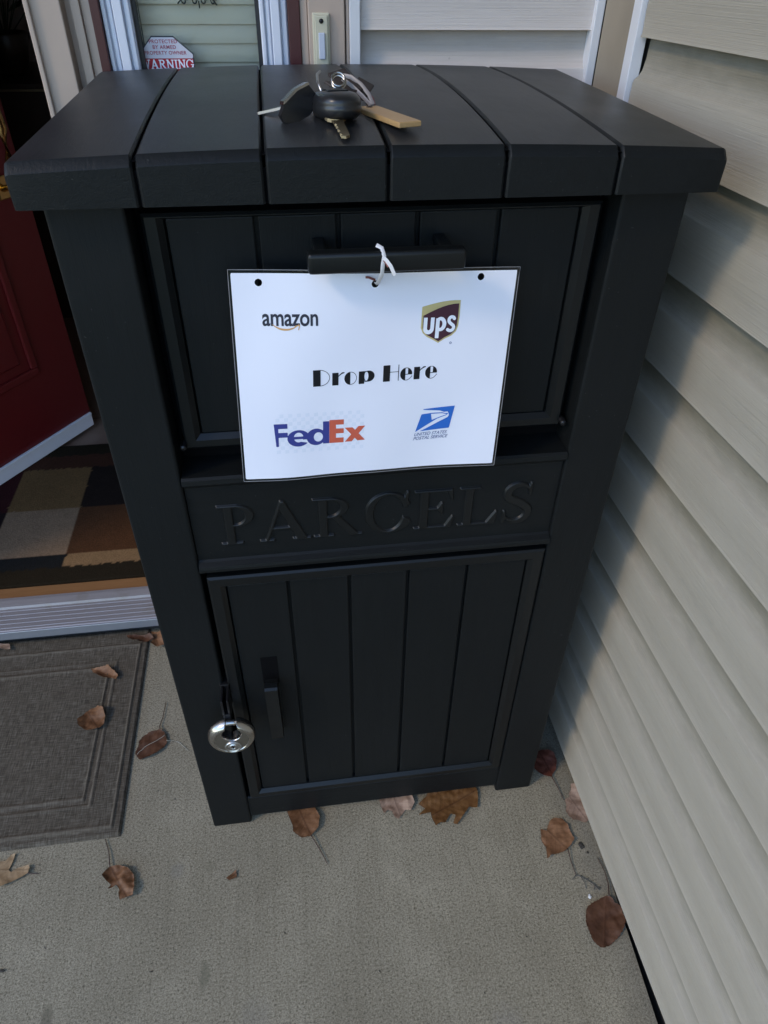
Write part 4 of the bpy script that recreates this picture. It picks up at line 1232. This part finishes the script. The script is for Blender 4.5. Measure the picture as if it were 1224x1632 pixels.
# ------------------------------------------------------------------ leaves
LEAF = dict(
 dark=leaf_mat('dark brown dry leaf', (.060, .026, .014), (.115, .052, .026), 1.6),
 brown=leaf_mat('brown dry leaf', (.115, .052, .022), (.20, .098, .045), .5),
 red=leaf_mat('reddish dry leaf', (.095, .028, .018), (.15, .052, .034), .5),
 rust=leaf_mat('rusty dry leaf', (.16, .075, .034), (.25, .13, .065), .5),
 tan=leaf_mat('tan dry leaf', (.25, .165, .085), (.34, .235, .13), .6),
 pale=leaf_mat('pale dry leaf', (.28, .185, .130), (.37, .26, .19), .55),
 chestnut=leaf_mat('chestnut dry leaf', (.105, .045, .014), (.175, .085, .028), .55),
)
def leaf(name, label, pts, mat, z0=.0035, curl=.012, axis=None, stem=None, seed=1, light_rib=False, cup=1.0, crumple=.004, step=.0016, serr=0.0, stem_z=.004, group='fallen dry leaves'):
    P = np.array(pts)
    c = P.mean(0)
    if serr:
        Q = []
        for i in range(len(P)):
            a, b = P[i - 1], P[i]
            n = max(1, int(np.hypot(*(b - a)) / .0055))
            nrm = np.array([(b - a)[1], -(b - a)[0]]); nrm = nrm / (np.hypot(*nrm) + 1e-9)
            if nrm @ ((a + b) / 2 - c) < 0: nrm = -nrm
            for k in range(n):
                p = a + (b - a) * (k / n); Q.append(p); Q.append(a + (b - a) * ((k + .62) / n) + nrm * serr)
        P = np.array(Q)
    f = sd_poly(P)
    x0, y0 = P.min(0) - .002; x1, y1 = P.max(0) + .002
    v2, f2 = cells(f, x0, x1, y0, y1, step)
    A = np.array(v2)
    if axis is None:
        u, s_, vt = np.linalg.svd(P - c); ax = vt[0]
    else: ax = np.array(axis, float); ax /= np.hypot(*ax)
    nr = np.array([-ax[1], ax[0]])
    al = (A - c) @ ax; ac = (A - c) @ nr
    ha, hc = max(1e-4, np.abs(al).max()), max(1e-4, np.abs(ac).max())
    rnd = random.Random(seed)
    oz = rnd.uniform(0, 50)
    Z = []; vein = []
    for (x, y), a, b in zip(v2, al, ac):
        side = abs(b) / hc
        z = z0 + curl * cup * side ** 1.8 * (.65 + .35 * math.sin(a / ha * 2.2 + seed)) + curl * .5 * max(0, a / ha) ** 2
        z += 1.6 * crumple * (mnoise.noise(Vector((x * 38, y * 38, oz))) + .5 * mnoise.noise(Vector((x * 90, y * 90, oz + 7)))) * (.35 + .65 * side)
        rib = math.exp(-(b / .0011) ** 2)
        sp = .0105
        sv = ((a - abs(b) * .75 + 10) % sp) / sp
        vv = max(rib, .55 * math.exp(-((sv - .5) * sp / .0007) ** 2))
        z += .0006 * vv
        Z.append(max(.0016, z)); vein.append(vv)
    top = [(p[0], p[1], z) for p, z in zip(v2, Z)]
    bot = [(p[0], p[1], z - .0005) for p, z in zip(v2, Z)]
    N = len(top)
    edge = set()
    for ff_ in f2:
        for a, b in zip(ff_, ff_[1:] + ff_[:1]): edge.add((a, b))
    wall = [(a, b, N + b, N + a) for (a, b) in edge if (b, a) not in edge]
    mb = MB().add(top + bot, list(f2) + [tuple(N + i for i in q[::-1]) for q in f2] + wall, True)
    t = thing(name, label, 'leaf', (float(c[0]), float(c[1]), 0), group)
    bl_ = obj('blade', mb, LEAF[mat], t, attrs={'vein': ('FLOAT', vein * 2)}, recalc=False)
    if light_rib:
        e0 = c - ax * ha * .9; e1 = c + ax * ha * .9
        k = np.argmin(np.hypot(A[:, 0] - c[0], A[:, 1] - c[1]))
        pts_ = []
        for i in range(12):
            q = e0 + (e1 - e0) * i / 11 + nr * .003 * math.sin(i * .5)
            j = np.argmin(np.hypot(A[:, 0] - q[0], A[:, 1] - q[1])); pts_.append((A[j, 0], A[j, 1], Z[j] + .0006))
        obj('midrib', MB().tube(pts_, .0005, 6), M['hair'], bl_, recalc=False)
    if stem:
        s0 = stem[0]
        j = np.argmin(np.hypot(A[:, 0] - s0[0], A[:, 1] - s0[1]))
        q = [(A[j, 0], A[j, 1], Z[j])] + [(sx_, sy_, stem_z * (1 - .5 * i / len(stem))) for i, (sx_, sy_) in enumerate(stem[1:])]
        # smooth the path
        path = []
        for i in range(len(q) - 1):
            for k in range(6):
                w = k / 6; path.append(tuple(q[i][m] + (q[i + 1][m] - q[i][m]) * w for m in range(3)))
        path.append(q[-1])
        obj('stem', MB().tube(path, [.0011 - .0004 * i / len(path) for i in range(len(path))], 6), M['stem'], t, recalc=False)
    return t

leaf('dry_leaf', 'small curled rusty leaf lying on the upper part of the doormat', [(-.5907,.3993),(-.5713,.3968),(-.5518,.3943),(-.5340,.3771),(-.5272,.3689),(-.5315,.3598),(-.5441,.3687),(-.5549,.3652),(-.5626,.3662),(-.5804,.3832)], 'rust', .012, .014, seed=2, crumple=.006, serr=.001)
leaf('dry_leaf', 'rounded brown leaf cupped on the middle of the doormat', [(-.5930,.2605),(-.5838,.2745),(-.5814,.2808),(-.5701,.2882),(-.5577,.2902),(-.5435,.2803),(-.5371,.2618),(-.5383,.2468),(-.5452,.2349),(-.5625,.2329),(-.5772,.2370),(-.5896,.2471)], 'brown', .012, .016, seed=3, crumple=.005)
leaf('dry_leaf', 'dark brown leaf with pale midrib and upright stem beside the doormat edge', [(-.4244,.2234),(-.4145,.2136),(-.4097,.2003),(-.4071,.1916),(-.4147,.1782),(-.4276,.1678),(-.4409,.1615),(-.4578,.1586),(-.4685,.1752),(-.4621,.1948),(-.4644,.1992),(-.4569,.2107),(-.4437,.2195)], 'dark', .004, .008, (.8, .6), [(-.4244,.2234),(-.4262,.2336),(-.4219,.2534),(-.4190,.2936)], 4, True, serr=.0014, crumple=.003)
leaf('dry_leaf', 'crumpled brown leaf below the lower corner of the doormat', [(-.4944,-.0671),(-.4847,-.0514),(-.4664,-.0517),(-.4499,-.0608),(-.4393,-.0730),(-.4353,-.0932),(-.4364,-.1078),(-.4494,-.1104),(-.4578,-.1131),(-.4609,-.1016),(-.4602,-.0957),(-.4676,-.0858),(-.4814,-.0929),(-.4767,-.0846),(-.4853,-.0774)], 'brown', .006, .016, (.5, -.8), [(-.4834,-.0530),(-.4904,-.0237),(-.5006,.0018)], 5, crumple=.009)
leaf('dry_leaf', 'tan lobed oak leaf at the left edge below the doormat', [(-.6792,-.0158),(-.6703,-.0154),(-.6623,-.0054),(-.6555,-.0047),(-.6571,-.0204),(-.6607,-.0323),(-.6558,-.0376),(-.6454,-.0313),(-.6264,-.0292),(-.6238,-.0342),(-.6247,-.0434),(-.6377,-.0508),(-.6511,-.0565),(-.6617,-.0611),(-.6673,-.0618),(-.6888,-.0469),(-.7001,-.0270),(-.6904,-.0190)], 'tan', .004, .006, (1, -.15), [(-.6250,-.0440),(-.6153,-.0452),(-.6067,-.0464)], 6, crumple=.003)
leaf('dry_leaf', 'dark leaf tucked under the threshold at the doormat corner', [(-.5273,.4890),(-.5072,.4892),(-.4700,.4816),(-.4607,.4696),(-.4757,.4608),(-.5000,.4639),(-.5176,.4769)], 'dark', .010, .010, seed=7, crumple=.006)
leaf('dry_leaf', 'reddish brown leaf under the threshold against the left box post', [(-.4727,.4974),(-.4474,.4886),(-.4353,.4465),(-.4552,.4464),(-.4682,.4561),(-.4621,.4741)], 'rust', .008, .010, seed=8, crumple=.006)
leaf('dry_leaf', 'leaf scrap under the threshold at the left edge of the view', [(-.8072,.4966),(-.7872,.4941),(-.7811,.4775),(-.8023,.4776),(-.8200,.4800),(-.8220,.4930)], 'pale', .014, .006, seed=9)
leaf('dry_leaf', 'reddish leaf with long stem beside the right front post', [(.3419,.0710),(.3525,.0741),(.3638,.0698),(.3733,.0599),(.3744,.0444),(.3670,.0270),(.3578,.0183),(.3523,.0108),(.3405,.0173),(.3306,.0252),(.3236,.0327),(.3312,.0518)], 'red', .004, .008, (.2, -1), [(.3523,.0118),(.3596,-.0174),(.3620,-.0371)], 10, crumple=.003)
leaf('dry_leaf', 'pale tan leaf partly under the bottom edge of the siding wall', [(.3850,-.0080),(.3961,-.0095),(.4010,-.0255),(.4020,-.0472),(.4010,-.0684),(.3960,-.0832),(.3855,-.0878),(.3730,-.0817),(.3631,-.0804),(.3591,-.0710),(.3569,-.0602),(.3624,-.0488),(.3636,-.0367),(.3758,-.0321),(.3750,-.0258),(.3820,-.0192)], 'pale', .004, .008, (.3, -1), None, 11, crumple=.0035)
leaf('dry_leaf', 'rusty three-lobed leaf between the right post and the siding', [(.3228,-.0735),(.3326,-.0704),(.3463,-.0737),(.3508,-.0861),(.3515,-.1007),(.3536,-.1152),(.3429,-.1250),(.3283,-.1341),(.3133,-.1362),(.3016,-.1374),(.2923,-.1443),(.2961,-.1325),(.2987,-.1204),(.2943,-.1072),(.2995,-.0865),(.3093,-.0921),(.3158,-.0814)], 'rust', .004, .009, (.5, -.8), [(.3351,-.1300),(.3354,-.1541),(.3362,-.1755)], 12, crumple=.004, serr=.0008)
leaf('dry_leaf', 'large dark brown rounded leaf with curved stem nearest the viewer by the siding', [(.3775,-.2195),(.3838,-.2241),(.3840,-.2303),(.3919,-.2376),(.3915,-.2485),(.3918,-.2605),(.3824,-.2734),(.3704,-.2834),(.3540,-.2915),(.3399,-.2941),(.3333,-.2909),(.3263,-.2820),(.3264,-.2681),(.3255,-.2563),(.3293,-.2425),(.3341,-.2334),(.3474,-.2266),(.3596,-.2233),(.3692,-.2196)], 'dark', .004, .008, (.45, 1), [(.3790,-.2200),(.3868,-.1980),(.3887,-.1773),(.3855,-.1527)], 13, crumple=.003, serr=.0012, stem_z=.006)
leaf('dry_leaf', 'brown leaf with trailing stem under the left half of the base rail', [(-.1740,.0300),(-.1500,.0420),(-.1250,.0330),(-.1166,.0095),(-.1078,-.0102),(-.1118,-.0305),(-.1274,-.0436),(-.1446,-.0438),(-.1588,-.0318),(-.1592,-.0190),(-.1650,-.0026)], 'brown', .003, .007, (.35, -1), [(-.1262,-.0436),(-.1121,-.0705),(-.1006,-.0971)], 14, crumple=.003)
leaf('dry_leaf', 'pale pinkish lobed leaf peeking out under the middle of the base rail', [(.0020,.0300),(.0300,.0380),(.0680,.0330),(.0698,.0147),(.0742,-.0052),(.0639,-.0200),(.0542,-.0160),(.0388,-.0325),(.0317,-.0289),(.0287,-.0152),(.0215,-.0116),(.0128,-.0185),(.0096,-.0047)], 'pale', .003, .008, (.2, -1), None, 15, crumple=.005)
leaf('dry_leaf', 'large chestnut pointed-lobe leaf under the right half of the base rail', [(.0813,-.0088),(.0996,.0051),(.1100,.0250),(.1400,.0380),(.1700,.0330),(.1950,.0250),(.1996,.0029),(.1975,-.0120),(.1911,-.0316),(.1765,-.0270),(.1628,-.0412),(.1463,-.0573),(.1394,-.0538),(.1478,-.0392),(.1383,-.0352),(.1245,-.0518),(.1145,-.0505),(.1061,-.0545),(.1016,-.0383),(.1011,-.0276),(.0776,-.0298),(.0925,-.0184)], 'chestnut', .004, .009, (.9, .35), None, 16, crumple=.004)
leaf('leaf_fragment', 'tiny brown leaf fragment alone on the open concrete left of centre', [(-.2794,-.0977),(-.2625,-.0861),(-.2608,-.0979),(-.2737,-.1026)], 'brown', .003, .003, seed=17, step=.0012, crumple=.002)

# litter too fine to be leaves
tw = MB()
tw.tube([(.3362, -.1755, .003), (.3440, -.1800, .004), (.3520, -.1854, .003), (.3620, -.1960, .004), (.3691, -.2057, .002)], .0008, 6)
for (a, b) in (((.3362, -.1755), (.3269, -.1820)), ((.3440, -.1800), (.3465, -.2001)), ((.3520, -.1854), (.3580, -.1830)), ((.3620, -.1960), (.3590, -.2040)), ((.3660, -.2010), (.3720, -.2030))):
    tw.tube([(a[0], a[1], .003), ((a[0] + b[0]) / 2 + .001, (a[1] + b[1]) / 2, .004), (b[0], b[1], .002)], .0006, 5)
tag(obj('twig', tw, M['twig'], loc=(.352, -.19, 0)), 'thin forked grey twig between two leaves near the siding', 'twig')
cr = MB()
for (x, y, r_) in ((.3640, -.1236, .0042), (.3672, -.1275, .0034), (.3640, -.1290, .003), (.3720, -.1390, .0022)):
    b = bmesh.new(); bmesh.ops.create_icosphere(b, subdivisions=2, radius=r_)
    for v in b.verts: v.co = v.co * (1 + .35 * mnoise.noise(v.co * 400)); v.co.z = v.co.z * .5
    cr.bm(b, False, Matrix.Translation((x, y, r_ * .42)))
tag(obj('debris_clump', cr, M['debris'], loc=(.366, -.127, 0)), 'small dark clump of dirt near the siding wall', 'debris')
chp = MB()
for (x, y, r_) in ((.3481, -.2142, .0034), (.3490, -.2110, .0022)):
    b = bmesh.new(); bmesh.ops.create_icosphere(b, subdivisions=1, radius=r_)
    for v in b.verts: v.co = v.co * (1 + .4 * mnoise.noise(v.co * 700)); v.co.z = v.co.z * .5
    chp.bm(b, False, Matrix.Translation((x, y, r_ * .42)))
tag(obj('white_chip', chp, M['chip'], loc=(.348, -.214, 0)), 'tiny white chip on the concrete above the large dark leaf', 'debris')
tag(obj('fibre', MB().tube([(-.4073, .1923, .010), (-.4010, .1945, .004), (-.3951, .1949, .0025), (-.3870, .1915, .003), (-.3803, .1867, .002), (-.3633, .1680, .002)], .00045, 5), M['hair'], loc=(-.385, .186, 0), recalc=False), 'pale plant fibre trailing from the dark leaf beside the doormat', 'fibre')
sp_ = MB()
for (x, y, r_) in ((-.6310, -.1955, .0040), (-.3945, -.2287, .0018), (-.0307, -.2775, .0015), (.05, -.14, .0012), (-.18, -.20, .0013), (.22, -.26, .0014), (.13, -.33, .0012), (-.45, -.33, .0015)):
    b = bmesh.new(); bmesh.ops.create_icosphere(b, subdivisions=1, radius=r_)
    for v in b.verts: v.co = v.co * (1 + .4 * mnoise.noise(v.co * 900)); v.co.z = v.co.z * .5
    sp_.bm(b, False, Matrix.Translation((x, y, r_ * .42)) @ Matrix.Rotation(x * 40, 4, 'Z') @ Matrix.Diagonal((1.5, .7, 1, 1)))
struct(obj('grit', sp_, M['debris']), 'stuff')
